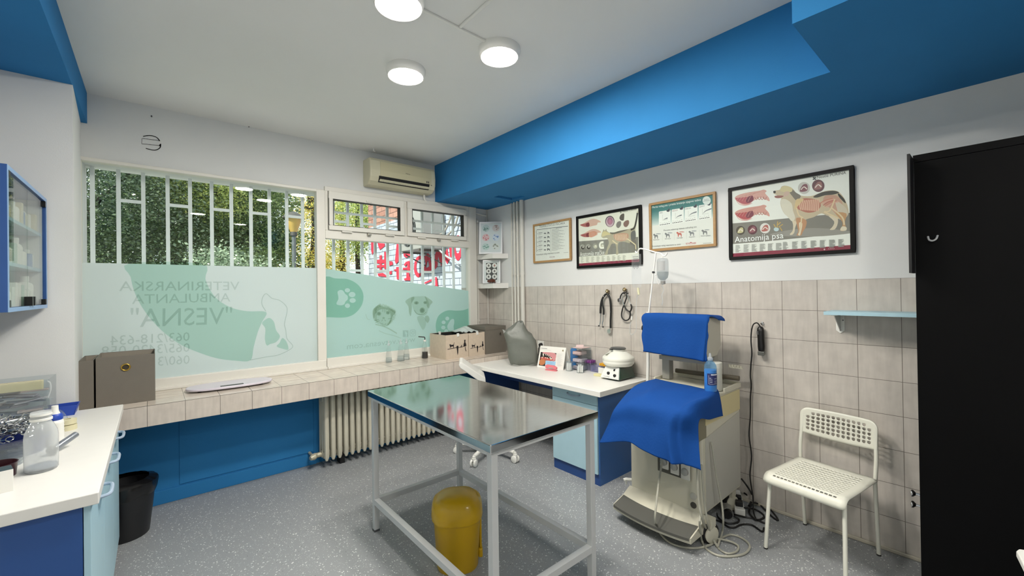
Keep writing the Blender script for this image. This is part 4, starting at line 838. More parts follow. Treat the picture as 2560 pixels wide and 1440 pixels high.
# pale blue wall shelf with bracket
M_lblue = mat('light_blue_laminate', 'a9cbd8', .4, noise=.015, nscale=15)
t = thing('wall_shelf', 'light blue wall shelf on a white bracket beside the black cupboard', 'shelf', (3.18, .48, 1.385))
B().box(3.06, .17, 1.386, XR-.001, .69, 1.407).build('board', M_lblue, t, bevel=.001)
s = B().prism([(XR-.004, .628, 1.385), (XR-.004, .672, 1.385), (XR-.004, .672, 1.28), (XR-.004, .65, 1.262), (XR-.004, .628, 1.28)], (.003, 0, 0))
s.box(XR-.16, .632, 1.381, XR-.002, .668, 1.3855).prism([(XR-.004, .648, 1.275), (XR-.15, .648, 1.382), (XR-.004, .648, 1.382)], (0, .005, 0))
s.build('bracket', M_wplas, t, bevel=.001)
sc_ = B()
for y_, z_ in ((.664, 1.335), (.636, 1.345), (.65, 1.283)): sc_.lathe([(.004, 0), (.003, .002)], (XR-.004, y_, z_), 8, 0, (-1, 0, 0))
sc_.build('screw', M_dkmetal, t)
t = thing('wall_switch_box', 'cream wall box at the end of the light blue shelf against the cupboard', 'switch box', (XR, .275, 1.43))
B().box(XR-.035, .22, 1.40, XR-.001, .298, 1.465).build('box', M_cream, t, bevel=.006)
t = thing('wall_socket', 'white wall socket box low beside the black cupboard', 'socket', (XR, .27, .105))
B().box(XR-.03, .2, .07, XR-.001, .292, .14).build('box', M_wplas, t, bevel=.006); B().disc((XR-.031, .246, .105), .02, (1, 0, 0)).build('outlet', mat('socket_grey', 'a9aaa4', .5), t, fix=False)
# socket and plug above the desk
c = pt(1353, 862, 'x', XR); t = thing('wall_socket', 'white wall socket with black plug behind the grey dust cover', 'socket', (XR, c.y, c.z))
B().box(XR-.012, c.y-.045, c.z-.04, XR-.001, c.y+.045, c.z+.045).build('plate', M_wplas, t, bevel=.004)
e = pt(1351, 862, 'x', XR-.03)
tag(B().lathe([(.02, 0), (.02, .02), (.013, .035)], (XR-.012, e.y, e.z), 16, 0, (-1, 0, 0)).tube(smooth_path([(XR-.04, e.y, e.z), (XR-.045, e.y+.01, e.z-.04), (XR-.04, e.y+.02, e.z-.1), (XR-.03, e.y+.05, .79)]), .005, 7).build('power_plug', M_rub, origin=(XR-.012, e.y, e.z)), 'black plug and lead in the wall socket above the desk', 'plug')
# old round vent hole with cracked paint, and nails
q = Crop(0, 0, 2.977, 'y', YW-.003); c = q(1125, 1065)
s = B().ring(smooth_path(q.pl([(1190, 1050), (1165, 1022), (1115, 1008), (1065, 1015)]), 4), .006, (0, 1, 0), 0, False).ring(smooth_path(q.pl([(1196, 1070), (1190, 1100), (1150, 1118), (1085, 1104)]), 4), .006, (0, 1, 0), 0, False)
s.ring(q.pl([(1060, 1030), (1185, 1046)]), .003, (0, 1, 0), 0, False).ring(q.pl([(1056, 1070), (1190, 1084)]), .003, (0, 1, 0), 0, False).ring(q.pl([(1056, 1030), (1054, 1070)]), .002, (0, 1, 0), 0, False).poly(q.el(1192, 1082, 7, 9, n=10))
tag(s.build('wall_vent', mat('crack_black', '161614', .9), fix=False, origin=c), 'round painted-over vent with black cracked outline above the left window', 'vent')
for (u, v, lb) in ((1128, 866, 'tiny dark nail in the wall above the round vent'), (1852, 943, 'tiny dark nail in the wall near the ceiling, right of the round vent')):
    c = q(u, v); tag(B().tube([(c.x, YW, c.z), (c.x, YW-.014, c.z)], .005, 8).build('nail', M_dkmetal, origin=(c.x, YW, c.z)), lb, 'nail')
c = pt(934, 371, 'z', ZC); tag(B().tube([(c.x, c.y, ZC), (c.x, c.y, ZC-.025), (c.x+.015, c.y, ZC-.03)], .006, 7).build('ceiling_hook', M_wplas, origin=(c.x, c.y, ZC)), 'small white hook in the ceiling above the air conditioner', 'hook')
# ---------------------------------------------------------------- indoor air conditioner
t = thing('air_conditioner', 'cream split air conditioner on the wall above the right window', 'air conditioner', (2.03, YW, 2.66))
prof = [(YW-.001, 2.655), (YW-.12, 2.66), (YW-.175, 2.69), (YW-.195, 2.73), (YW-.2, 2.80), (YW-.19, 2.895), (YW-.165, 2.925), (YW-.001, 2.93)]
s = B().prism([(1.655, y, z) for y, z in prof], (.745, 0, 0)); s.build('body', M_cream, t, bevel=.012)
B().prism([(1.76, YW-.201, 2.735), (1.76, YW-.207, 2.80), (1.76, YW-.197, 2.893), (1.76, YW-.19, 2.893), (1.76, YW-.19, 2.735)], (.585, 0, 0)).build('front_panel', mat('cream_panel', 'c6c09f', .45), t, bevel=.003)
B().prism([(1.745, YW-.203, 2.742), (1.745, YW-.183, 2.684), (1.745, YW-.16, 2.684), (1.745, YW-.16, 2.742)], (.575, 0, 0)).build('air_outlet', M_blackm, t)
B().prism([(1.75, YW-.213, 2.703), (1.75, YW-.19, 2.688), (1.75, YW-.186, 2.693), (1.75, YW-.209, 2.709)], (.565, 0, 0)).build('vane', M_cream, t)
s = B()
for i in range(9): s.box(1.79+i*.06, YW-.195, 2.688, 1.793+i*.06, YW-.17, 2.738)
s.build('louver', M_dkmetal, t)
s = B(); s.text('Midea', (2.035, YW-.2085, 2.805), (2.085, YW-.2085, 2.805), .014); s.build('brand_lettering', ink('55554c'), t, fix=False)
B().disc((2.345, YW-.2, 2.735), .006, (0, 1, 0)).disc((2.285, YW-.2075, 2.76), .006, (0, 1, 0), r2=.012).disc((2.305, YW-.2075, 2.76), .006, (0, 1, 0), r2=.012).build('indicator', M_dkmetal, t, fix=False)
hp = [(2.33, YW-.06, 2.655), (2.36, YW-.03, 2.6), (2.45, YW-.012, 2.575), (2.6, YW-.012, 2.566), (2.85, YW-.014, 2.553), (3.08, YW-.012, 2.535), (3.24, YW-.012, 2.52)]
tag(B().tube(smooth_path(hp, 6), .011, 8).build('drain_hose', M_wplas, origin=hp[0]), 'white drain hose running from the air conditioner along the window top', 'hose')

# ---------------------------------------------------------------- wall cabinet, left
M_navy = mat('blue_laminate', '27508f', .4, noise=.02, nscale=10)
X0, X1, Y0, Y1, Z0, Z1 = XL+.001, -.462, 2.69, 3.535, 1.497, 2.117
t = thing('wall_cabinet', 'blue glass fronted wall cabinet full of medicine on the left wall', 'cabinet', ((X0+X1)/2, 3.1, Z0))
s = B(); h = .018
s.box(X0, Y0, Z0, X1, Y0+h, Z1).box(X0, Y1-h, Z0, X1, Y1, Z1).box(X0, Y0+h, Z0, X1, Y1-h, Z0+h).box(X0, Y0+h, Z1-h, X1, Y1-h, Z1)
s.build('carcass', M_navy, t)
B().box(X0, Y0+h, Z0+h, X0+.006, Y1-h, Z1-h).box(X0+.006, Y1-h-.004, Z0+h, X1-.014, Y1-h, Z1-h).build('back_panel', M_wlam, t)  # white back and far end lining stand in for the wall's reflection
s = B()
for z in (1.70, 1.90): s.box(X0+.006, Y0+h, z, X1-.018, Y1-h-.005, z+.016)
s.build('shelf', M_lblue, t)
e = B()
for a in ((Y0, Z0, Y1, Z0+.019), (Y0, Z1-.019, Y1, Z1), (Y0, Z0+.019, Y0+.019, Z1-.019), (Y1-.019, Z0+.019, Y1, Z1-.019)): e.box(X1, a[0], a[1], X1+.0015, a[2], a[3])
e.build('edge_band', mat('edge_band', '7fa0c8', .4), t)
for i, (ya, yb) in enumerate(((Y0+.022, 3.11), (3.114, Y1-.022))):
    d = B().box(X1-.012, ya, Z0+.022, X1-.007, yb, Z1-.022).build('glass_door', M_pane, t)
    y = yb-.04 if i == 0 else yb-.022
    B().box(X1-.016, ya+.02 if i else yb-.03, Z0+.02, X1+.012, ya+.045 if i else yb-.005, Z0+.065).build('handle', M_black, d, bevel=.002)
    for z in (Z0+.02, Z1-.05): B().box(X1-.02, (Y1-.045 if i else Y0+.02), z, X1+.002, (Y1-.02 if i else Y0+.045), z+.03).build('hinge', M_black, d)
M_med = [mat('medicine_white', 'e6e5de', .5), mat('medicine_cream', 'd9cfb0', .5), mat('medicine_brown', '5f3a22', .3), mat('medicine_green', 'a9c4b4', .5), mat('medicine_blue', '6f8fbf', .5)]
rg = random.Random(11); n_ = 0
SH = {1.515: 'bottom shelf', 1.716: 'middle shelf', 1.916: 'top shelf'}
for z, wh in SH.items():
    y = 2.76; j = 0
    while y < 3.44:
        x = X1-.052-rg.uniform(0, .015); hh = rg.uniform(.07, .14) if z > 1.6 else rg.uniform(.09, .155); kind = rg.random()
        if z == 1.515 and y > 3.36: kind, hh = .9, .158
        q = ('first', 'second', 'third', 'fourth', 'fifth', 'sixth', 'seventh', 'eighth', 'ninth', 'tenth', 'eleventh', 'twelfth', 'thirteenth', 'fourteenth', 'fifteenth', 'sixteenth')[j]
        if kind < .5:
            wdt = rg.uniform(.035, .06); mm = rg.choice([0, 0, 1, 3, 4])
            o = B().box(x-.03, y, z, x+.03, y+wdt, z+hh*.8).build('medicine_box', M_med[mm], origin=(x, y+wdt/2, z), bevel=.002)
            tag(o, ('white', 'cream', '', 'pale green', 'blue')[mm]+' medicine carton on the cabinet %s, %s from the near end' % (wh, q), 'box', 'medicines in the wall cabinet'); y += wdt+.012
        else:
            r_ = rg.uniform(.02, .03) if hh < .157 else .034; mm = rg.choice([0, 0, 2, 1]) if hh < .157 else 0; y += r_
            tt = thing('medicine_bottle', ('white', 'cream', 'brown')[mm]+' medicine bottle on the cabinet %s, %s from the near end' % (wh, q), 'bottle', (x, y, z), 'medicines in the wall cabinet')
            B().lathe([(r_*.9, 0), (r_, .004), (r_, hh*.66), (r_*.85, hh*.74), (r_*.45, hh*.8), (r_*.45, hh*.84)], (x, y, z), 18).build('bottle', M_med[mm], tt)
            B().lathe([(r_*.52, hh*.82), (r_*.52, hh*.99), (r_*.45, hh)], (x, y, z), 16).build('cap', M_wplas, tt); y += r_+.012
        j += 1

# ---------------------------------------------------------------- left base cabinets and worktop
CZ = .89
for i, (ya, yb, wh) in enumerate(((2.05, 2.545, 'nearest the camera'), (2.547, 3.04, 'in the middle of the row'), (3.042, 3.535, 'at the far end by the sill'))):
    t = thing('base_cabinet', 'light blue base cabinet under the white left worktop, '+wh, 'cabinet', (-.46, (ya+yb)/2, 0), 'base cabinets under the left worktop')
    s = B().box(XL+.01, ya, .08, -.19, yb, .849).box(XL+.01, ya, 0, -.24, yb, .08)
    s.build('carcass', M_navy, t)
    d = B().box(-.188, ya+.002, .085, -.170, yb-.002, .846).build('door', M_lblue, t, bevel=.001)
    yc = ya+.3-.06*i+.02; hp = [(-.170, yc-.075, .775), (-.14, yc-.06, .775), (-.135, yc, .775), (-.14, yc+.06, .775), (-.170, yc+.075, .775)]
    B().tube(smooth_path(hp, 5), .007, 8).build('handle', mat('handle_grey_blue', '9fb0c4', .35), d)
tag(B().box(XL+.002, 2.012, .85, -.147, 3.53, CZ).build('worktop', M_wlam, origin=(-.46, 2.77, .85), bevel=.003), 'white worktop along the left wall over the light blue cabinets', 'worktop')

# things on the left worktop
M_clear = clear('clear_plastic', 'f5f8f9', .08, 1.4, .07, 'eaeff1'); M_frostb = clear('frosted_bottle', 'f6f8f9', .2, 1.4, .42, 'f2f5f6'); M_liq = clear('clear_liquid', 'f1f5f6', .02, 1.33, .04)
t = thing('wash_bottle', 'large empty frosted plastic bottle with open neck, front of left worktop', 'bottle', (-.334, 2.42, CZ))
B().lathe([(.02, .002), (.042, .001), (.046, .008), (.0465, .13), (.044, .15), (.034, .175), (.027, .188), (.027, .2), (.029, .204), (.029, .226)], (-.334, 2.42, CZ), 28).build('bottle', M_frostb, t, fix=False)
B().lathe([(.031, .193), (.031, .2), (.0275, .202)], (-.334, 2.42, CZ), 24).lathe([(.03, .212), (.03, .219)], (-.334, 2.42, CZ), 24).build('neck_ring', M_wplas, t)
B().lathe([(.0001, .012), (.043, .012), (.043, .02), (.0001, .022)], (-.334, 2.42, CZ), 24).build('residue', mat('grey_residue', '8b95a2', .4), t)
x, y = -.342, 2.78; t = thing('spray_bottle', 'white ribbed bottle with blue collar behind the frosted bottle', 'bottle', (x, y, CZ))
B().lathe([(.026, 0), (.028, .004)]+[(.028+.001*(i % 2), .008+i*.007) for i in range(14)]+[(.027, .11), (.02, .118)], (x, y, CZ), 22).build('bottle', M_wplas, t)
B().lathe([(.024, .114), (.026, .12), (.026, .134), (.02, .142)], (x, y, CZ), 20).build('collar', mat('royal_blue_plastic', '2346a8', .4), t)
B().lathe([(.017, .142), (.012, .156), (.011, .178)], (x, y, CZ), 16).build('nozzle', M_wplas, t)
x, y = -.335, 3.06; t = thing('bandage_roll', 'cream roll of tape on the left worktop behind the white bottle', 'tape', (x, y, CZ))
B().lathe([(.036, 0), (.036, .024), (.03, .026)], (x, y, CZ), 22).lathe([(.034, .029), (.035, .052), (.014, .054), (.014, .03)], (x, y, CZ), 22).build('roll', mat('tape_cream', 'cfc9a8', .5), t)
t = thing('blue_tray', 'small royal blue tray at the far end of the left worktop', 'tray', (-.39, 3.46, CZ))
B().box(-.44, 3.42, CZ, -.35, 3.51, CZ+.004).prism([(-.45, 3.415, CZ), (-.345, 3.415, CZ), (-.335, 3.41, CZ+.055), (-.46, 3.41, CZ+.055)], (0, .004, 0)).prism([(-.45, 3.51, CZ), (-.345, 3.51, CZ), (-.335, 3.515, CZ+.055), (-.46, 3.515, CZ+.055)], (0, .004, 0)).prism([(-.35, 3.415, CZ), (-.35, 3.514, CZ), (-.335, 3.519, CZ+.055), (-.335, 3.41, CZ+.055)], (.004, 0, 0)).build('tray', MATS['royal_blue_plastic'], t)
t = thing('clear_mask', 'clear plastic breathing mask with curved rim in front of the blue tray', 'mask', (-.4, 3.25, CZ))
B().lathe([(.05, 0), (.048, .02), (.03, .06), (.014, .075), (.014, .1)], (-.40, 3.25, CZ), 24).build('cone', M_clear, t, fix=False); B().tube([(-.40+.052*a, 3.25+.052*b_, CZ+.005) for a, b_ in circ(20)], .005, 6, closed=True).build('rim', M_clear, t)
t = thing('otoscope', 'grey metal otoscope handle with black head lying on the left worktop', 'otoscope', (-.31, 2.66, CZ))
B().tube([(-.325, 2.63, CZ+.022), (-.30, 2.665, CZ+.035), (-.27, 2.71, CZ+.05)], [.012, .014, .013], 14).build('handle', mat('brushed_grey', '9aa0a8', .3, .7), t)
B().ell((-.332, 2.615, CZ+.02), .017, .018, .02).tube([(-.332, 2.615, CZ+.02), (-.325, 2.60, CZ+.004)], .009, 8).build('head', M_black, t)
t = thing('medicine_carton', 'small white and grey medicine carton at the front of the left worktop', 'box', (-.41, 2.255, CZ), rz=.25)
B().box(-.05, -.03, 0, .03, .03, .075).build('carton', M_wplas, t, local=True, bevel=.001)
s = B().box(-.0496, -.0296, .0752, .0296, .0296, .0756, 1).box(-.0496, -.0306, .004, -.012, -.0302, .071, 0)
for i in range(5): s.box(.0302, -.02+.008*i, .02+.007*(i % 3), .0306, -.015+.008*i, .05-.006*(i % 2), 0)
s.build('print', [mat('carton_grey', '8d949c', .5), mat('carton_teal', '35474d', .5)], t, local=True, fix=False)
t = thing('red_dish', 'dark red plastic dish beside the frosted bottle on the left worktop', 'dish', (-.45, 2.435, CZ))
B().lathe([(.05, 0), (.054, .045), (.056, .05), (.052, .05), (.047, .006), (.0001, .006)], (-.45, 2.435, CZ), 26).build('dish', mat('dark_red_plastic', '3a141e', .35), t)
t = thing('glass_bowl', 'stack of clear glass bowls behind the dark red dish', 'bowl', (-.45, 2.57, CZ))
for i in range(3): B().lathe([(.045, .002+.012*i), (.07, .04+.012*i), (.074, .05+.012*i)], (-.45, 2.57, CZ), 28).build('bowl', M_clear, t, fix=False)
# blue kidney tray full of steel instruments
bx, by = -.485, 2.745; t = thing('instrument_tray', 'navy blue tray heaped with steel instruments on the left worktop', 'tray', (bx, by, CZ))
B().lathe([(.085, 0), (.098, .072), (.103, .077), (.096, .072), (.083, .006), (.0001, .006)], (bx, by, CZ), 32, sx=1.35, sy=1.0).build('tray', mat('navy_enamel', '16286a', .25, coat=.3), t)
M_steel = mat('instrument_steel', 'c9cbcc', .16, 1.0)
rg = random.Random(4)
NAMES = ['steel scissors', 'steel forceps', 'steel clamp', 'steel needle holder']
for i in range(36):
    a = rg.uniform(0, 6.28); L_ = rg.uniform(.07, .1); cx, cy, cz = bx+rg.uniform(-.05, .05), by+rg.uniform(-.04, .04), CZ+.07+rg.uniform(0, .075)
    d = Vector((math.cos(a), math.sin(a), rg.uniform(-.25, .35))).normalized(); sd_ = d.orthogonal().normalized(); c = Vector((cx, cy, cz)); s = B()
    for sg in (-1, 1):
        s.tube([c-d*L_*.5+sd_*.006*sg, c+d*L_*.1+sd_*.002*sg, c+d*L_*.45-sd_*.007*sg], [.002, .0035, .0028], 6)
        rc = c+d*(L_*.45+.012)-sd_*.012*sg; up = d.cross(sd_)
        s.tube([rc+(d*q0+sd_*q1)*.011 for q0, q1 in circ(12)], .0024, 5, closed=True)
    tag(s.build('surgical_instrument', M_steel, origin=c), 'ring handled steel instrument lying in the navy blue tray', 'instrument', 'steel instruments in the navy tray')
# clear pouch box against the wall
t = thing('storage_pouch', 'clear plastic box of wrapped supplies standing against the corner wall', 'container', (-.6, 3.42, CZ))
s = B()
for a in ((XL+.03, 3.30, CZ, -.425, 3.303, CZ+.23), (XL+.03, 3.50, CZ, -.425, 3.503, CZ+.23), (-.428, 3.303, CZ, -.425, 3.50, CZ+.23)): s.box(*a)
s.box(XL+.03, 3.30, CZ, -.425, 3.503, CZ+.003); s.build('box', M_clear, t)
s = B(); rg = random.Random(9)
PK = ('8e8a92', '7a8394', 'a9a6ae', '5d6b7c', 'b9a9a4')
for i in range(26):
    c = Vector((rg.uniform(XL+.09, -.49), rg.uniform(3.34, 3.46), CZ+.016+.0062*i)); a_ = rg.uniform(-.25, .25); tl_ = rg.uniform(-.15, .15)
    s.obox(c, Vector((math.cos(a_), math.sin(a_), tl_))*rg.uniform(.04, .075), Vector((-math.sin(a_), math.cos(a_), 0))*rg.uniform(.015, .03), (0, 0, rg.uniform(.003, .006)), i % 5)
s.build('wrapped_supplies', [mat('pack_%d' % i, h, .35) for i, h in enumerate(PK)], t, bevel=.002)['kind'] = 'stuff'
B().box(XL+.05, 3.31, CZ+.18, -.45, 3.34, CZ+.228).build('cream_pack', mat('pack_cream', 'd6caa0', .6), t, bevel=.004)
t = thing('syringe', 'clear syringe with curved tube standing upright behind the frosted bottle', 'syringe', (-.40, 2.95, CZ))
B().tube([(-.40, 2.95, CZ), (-.385, 2.95, CZ+.19)], .013, 14).build('barrel', M_clear, t, fix=False)
B().tube([(-.386, 2.95, CZ+.188), (-.384, 2.95, CZ+.193)], .018, 14).build('flange', M_clear, t)
B().tube(smooth_path([(-.385, 2.95, CZ+.19), (-.375, 2.95, CZ+.23), (-.378, 2.95, CZ+.26), (-.386, 2.95, CZ+.27)], 4), .003, 6).build('tube', M_frostb, t)
tag(B().box(-.54, 2.93, CZ, -.43, 3.08, CZ+.012).grid(lambda u, v: (-.56+.16*u, 2.92+.17*v, CZ+.02+.03*u*(1-u)+.012*math.sin(11*u+5*v)), 10, 8).build('plastic_wrapping', M_clear, origin=(-.48, 3.0, CZ), fix=False), 'crumpled clear plastic wrapping behind the instrument tray', 'wrapping')

# ---------------------------------------------------------------- things on the sill
SZ = .825
M_grey = mat('grey_fabric_board', '6e6960', .7, noise=.03, nscale=20, bump=.1, bscale=300); M_greyi = mat('grey_lining', '8d867b', .8)
def fbox(name, label, x0, y0, x1, y1, z0, z1, Mo, Mi, lid=False, grp=None, wall=.004):
    t = thing(name, label, 'storage box', ((x0+x1)/2, (y0+y1)/2, z0), grp); s = B(); w_ = wall
    s.box(x0, y0, z0, x1, y0+w_, z1).box(x0, y1-w_, z0, x1, y1, z1).box(x0, y0+w_, z0, x0+w_, y1-w_, z1).box(x1-w_, y0+w_, z0, x1, y1-w_, z1).box(x0, y0, z0, x1, y1, z0+w_)
    s.build('body', Mo, t, bevel=.0015)
    s = B(); e = w_+.0008
    s.box(x0+e, y0+w_+.0003, z0+w_, x1-e, y0+w_+.0012, z1-.002).box(x0+e, y1-w_-.0012, z0+w_, x1-e, y1-w_-.0003, z1-.002).box(x0+w_+.0003, y0+e, z0+w_, x0+w_+.0012, y1-e, z1-.002).box(x1-w_-.0012, y0+e, z0+w_, x1-w_-.0003, y1-e, z1-.002)
    s.build('lining', Mi, t)
    if lid: B().box(x0-.003, y0-.003, z1-.035, x1+.003, y1+.003, z1+.004).build('lid', Mo, t, bevel=.002)
    return t
M_brassr = mat('grommet_brass', 'c9a64e', .25, .9)
def grommet(t, c, r, mm):
    B().tube([Vector(c)+Vector((r*a, 0, r*b_)) for a, b_ in circ(24)], r*.22, 8, closed=True).build('grommet', mm, t)
    B().disc(Vector(c)+Vector((0, .0005, 0)), r*.85, (0, 1, 0)).build('finger_hole', mat('hole_dark', '3a3428', .8), t, fix=False)
t = fbox('storage_box', 'open dark grey storage box with brass grommet at the left end of the sill', -.292, 3.86, .004, 4.2, SZ, 1.152, M_grey, M_greyi)
grommet(t, (-.147, 3.858, 1.075), .021, M_brassr)
fbox('storage_box', 'open dark grey storage box half hidden behind the pier at the sill end', -.372, 3.86, -.302, 4.2, SZ, 1.14, M_grey, M_greyi)
t = fbox('storage_box', 'lidded dark grey storage box by the corner behind the cat boxes', 2.9, 3.86, 3.2, 4.22, SZ, 1.137, M_grey, M_greyi, True)
grommet(t, (3.115, 3.855, 1.05), .014, mat('grommet_dull', '8d8a84', .3, .8))
M_beige = mat('beige_canvas', 'c8b9a6', .85, noise=.05, nscale=30, bump=.15, bscale=400); M_dark = mat('black_lining', '1b1a19', .9)
def catbox(label, x0, x1, yf, clips):
    z1 = 1.085; t = fbox('fabric_box', label, x0, yf, x1, yf+.34, SZ, z1, M_beige, M_dark, grp='beige canvas boxes with cat prints')
    s = B(); w_ = x1-x0; S = w_/.30
    F = lambda u, v: Vector((x0+.02+u*S*.9, yf-.0012, SZ+.02+v*S*.8))
    s.ring(smooth_path([F(0, .115), F(.06, .12), F(.13, .126), (F(.2, .124)), F(.28, .14)], 4), .006*S, (0, 1, 0), 0, False)
    s.poly([F(.03, .125), F(.035, .15), F(.03, .165), (F(.026, .185)), F(.036, .178), F(.045, .186), F(.05, .172), F(.085, .172), F(.098, .205), F(.101, .205), F(.093, .165), F(.09, .125), F(.083, .125), F(.08, .148), F(.05, .146), F(.045, .125), F(.04, .125), F(.042, .148)])
    s.poly([F(.13, .135), F(.132, .15), F(.14, .146), F(.15, .152), F(.16, .144), F(.158, .11), F(.155, .05), F(.146, .015), F(.14, .05), F(.135, .1)])
    s.poly([F(.19, .127), F(.2, .145), F(.21, .16), F(.213, .15), F(.208, .13)])
    s.poly([F(.235, .137), F(.238, .165), F(.248, .19), F(.246, .215), F(.25, .226), F(.256, .22), F(.264, .228), F(.268, .212), F(.264, .19), F(.274, .165), F(.278, .14), F(.262, .133), F(.272, .075), F(.278, .06), F(.271, .055), F(.262, .075), F(.256, .13)])
    s.build('cat_print', ink('211c20'), t, fix=False)
    for (cx, cy) in clips: B().box(cx-.014, cy-.008, z1-.025, cx+.014, cy+.008, z1+.012).build('clip', M_wplas, t, bevel=.004)
    return t
catbox('beige canvas box with black cat print, the left one of the pair', 2.374, 2.665, 3.87, [(2.53, 3.872), (2.50, 4.208)])
catbox('beige canvas box with black cat print and plastic bag, the right one of the pair', 2.672, 2.895, 3.87, [(2.79, 3.872)])
rg = random.Random(2)
tag(B().grid(lambda u, v: (2.64+.22*u, 3.95+.22*v, 1.092+.05*math.sin(math.pi*u)*math.sin(math.pi*v)+.008*math.sin(19*u+7*v)), 16, 14).build('plastic_bag', mat('pale_bag', 'b9c2bf', .4), origin=(2.75, 4.06, 1.09), solid=.003), 'crumpled pale plastic bag on top of the beige cat boxes', 'bag')
# baby scale
t = thing('pet_scale', 'flat oval pale lilac digital scale on the tiled sill', 'scale', (.46, 3.98, SZ), rz=-.03)
pts = [(.285*math.copysign(abs(a)**.75, a), .13*math.copysign(abs(b_)**.8, b_), .012) for a, b_ in circ(48)]
B().prism(pts, (0, 0, .018)).build('platform', mat('lilac_plastic', 'cfc9d4', .3), t, local=True, bevel=.006)
for a, b_ in ((-.2, .05), (-.2, -.05), (.2, .05), (.2, -.05)): B().lathe([(.014, 0), (.016, .013)], (a, b_, 0), 12).build('foot', M_black, t, local=True)
B().box(-.075, -.112, .0302, .075, -.07, .0312).build('display', M_black, t, local=True); s = B()
for x in (-.1, .1): s.text('kg' if x > 0 else 'ON', (x-.012, -.095, .0304), (x+.012, -.095, .0304), .006, 0, (0, 1, 0))
s.build('button_print', ink('77757c'), t, local=True, fix=False)
# sill bottles
def sbottle(label, x, y, r, h, liquid, hb, nozzle=None, grp='clear bottles on the sill'):
    t = thing('clear_bottle' if not nozzle else 'drip_bottle', label, 'bottle', (x, y, SZ), grp)
    B().lathe([(r, .001), (r*1.02, .006), (r*.9, h*.35), (r*.62, h*.62), (r*.4, h*.74), (r*.38, h*.8)], (x, y, SZ), 24).build('bottle', M_glasst, t, fix=False)
    B().lathe([(.0001, .002), (r*.96, .003), (r*.98, .006), (r*.98-.1*r*(hb/(h*.35)), hb), (.0001, hb)], (x, y, SZ), 24).build('liquid', liquid, t)
    if nozzle:
        B().lathe([(r*.46, h*.78), (r*.46, h*.84), (r*.3, h*.86)], (x, y, SZ), 16).build('collar', M_wplas, t)
        B().tube(smooth_path([(x, y, SZ+h*.84), (x, y, SZ+h*.97), (x-.03, y, SZ+h), (x-.075, y, SZ+h*1.03)], 4), .0055, 8).build('spout', M_dkmetal, t)
        B().tube([(x-.004, y, SZ+.02), (x+.006, y, SZ+h*.8)], .003, 6).build('dip_tube', M_glasst, t)
    else:
        B().lathe([(r*.44, h*.78), (r*.44, h*.86), (r*.25, h*.88), (r*.2, h), (r*.12, h*1.01)], (x, y, SZ), 16).build('cap', M_frostb, t)
sbottle('clear plastic bottle on the sill, leftmost of three in a row', 1.86, 4.16, .032, .225, M_liq, .05)
sbottle('clear plastic bottle on the sill, middle and fattest of three in a row', 1.99, 4.15, .037, .23, M_liq, .055)
sbottle('clear plastic bottle on the sill, rightmost of three in a row', 2.075, 4.19, .032, .228, M_liq, .06)
sbottle('clear dispenser bottle with black liquid and side spout on the sill', 2.27, 4.14, .034, .235, mat('black_liquid', '141012', .2), .07, True, None)

# ---------------------------------------------------------------- radiator and the low waste bin
t = thing('radiator', 'old cream column radiator under the tiled sill', 'radiator', (1.75, 3.99, 0))
M_rad = mat('radiator_paint', 'cfcab8', .4, noise=.05, nscale=10)
for i in range(24):
    x = 1.155+i*.0565; s = B()
    for j, y in enumerate((3.90, 3.975, 4.05)):
        s.tube([(x, y, .07), (x, y, .1), (x, y, .64), (x, y, .665)], [.008, .019, .019, .008] if j else [.01, .021, .021, .01], 8)
    s.tube([(x-.024, 3.975, .115), (x+.024, 3.975, .115)], .03, 10).tube([(x-.024, 3.975, .615), (x+.024, 3.975, .615)], .03, 10).box(x-.012, 3.90, .085, x+.012, 4.05, .135).box(x-.012, 3.90, .6, x+.012, 4.05, .65)
    s.build('section', M_rad, t)
for x in (1.3, 2.38): B().box(x-.02, 3.93, 0, x+.02, 4.02, .085).build('foot', M_blackm, t)
v_ = B().tube([(1.13, 3.975, .115), (1.06, 3.975, .115)], .022, 10).tube([(1.08, 3.975, .115), (1.06, 3.95, .115), (1.03, 3.94, .113)], [.026, .028, .018], 10).tube([(1.06, 3.975, .115), (1.06, 4.085, .115)], .012, 8)
v_.build('valve', mat('valve_paint', 'b9b49f', .4, .2), t)
t = thing('waste_bin', 'black waste bin with a bin liner beside the light blue cabinets', 'bin', (-.15, 3.75, 0))
cx, cy = -.15, 3.72; s = B()
s.lathe([(.0001, .004), (.115, .0), (.12, .006), (.155, .33), (.152, .33), (.116, .01), (.0001, .01)], (cx, cy, 0), 30).build('bin', mat('bin_black', '16171a', .4), t)
rg = random.Random(8); nz_ = [rg.uniform(-1, 1) for _ in range(60)]
B().grid(lambda u, v: (cx+math.cos(6.2832*u)*(.150+.016*math.sin(v*3.1)+.004*nz_[int(u*47) % 48]-(.03*max(0, v-.7)/.3)), cy+math.sin(6.2832*u)*(.150+.016*math.sin(v*3.1)+.004*nz_[int(u*47) % 48]-(.03*max(0, v-.7)/.3)), .27+.11*v+.012*nz_[int(u*23) % 24]*(1-v)-.05*max(0, v-.75)), 48, 10).build('liner', mat('bin_liner', '0c0c0e', .25), t)

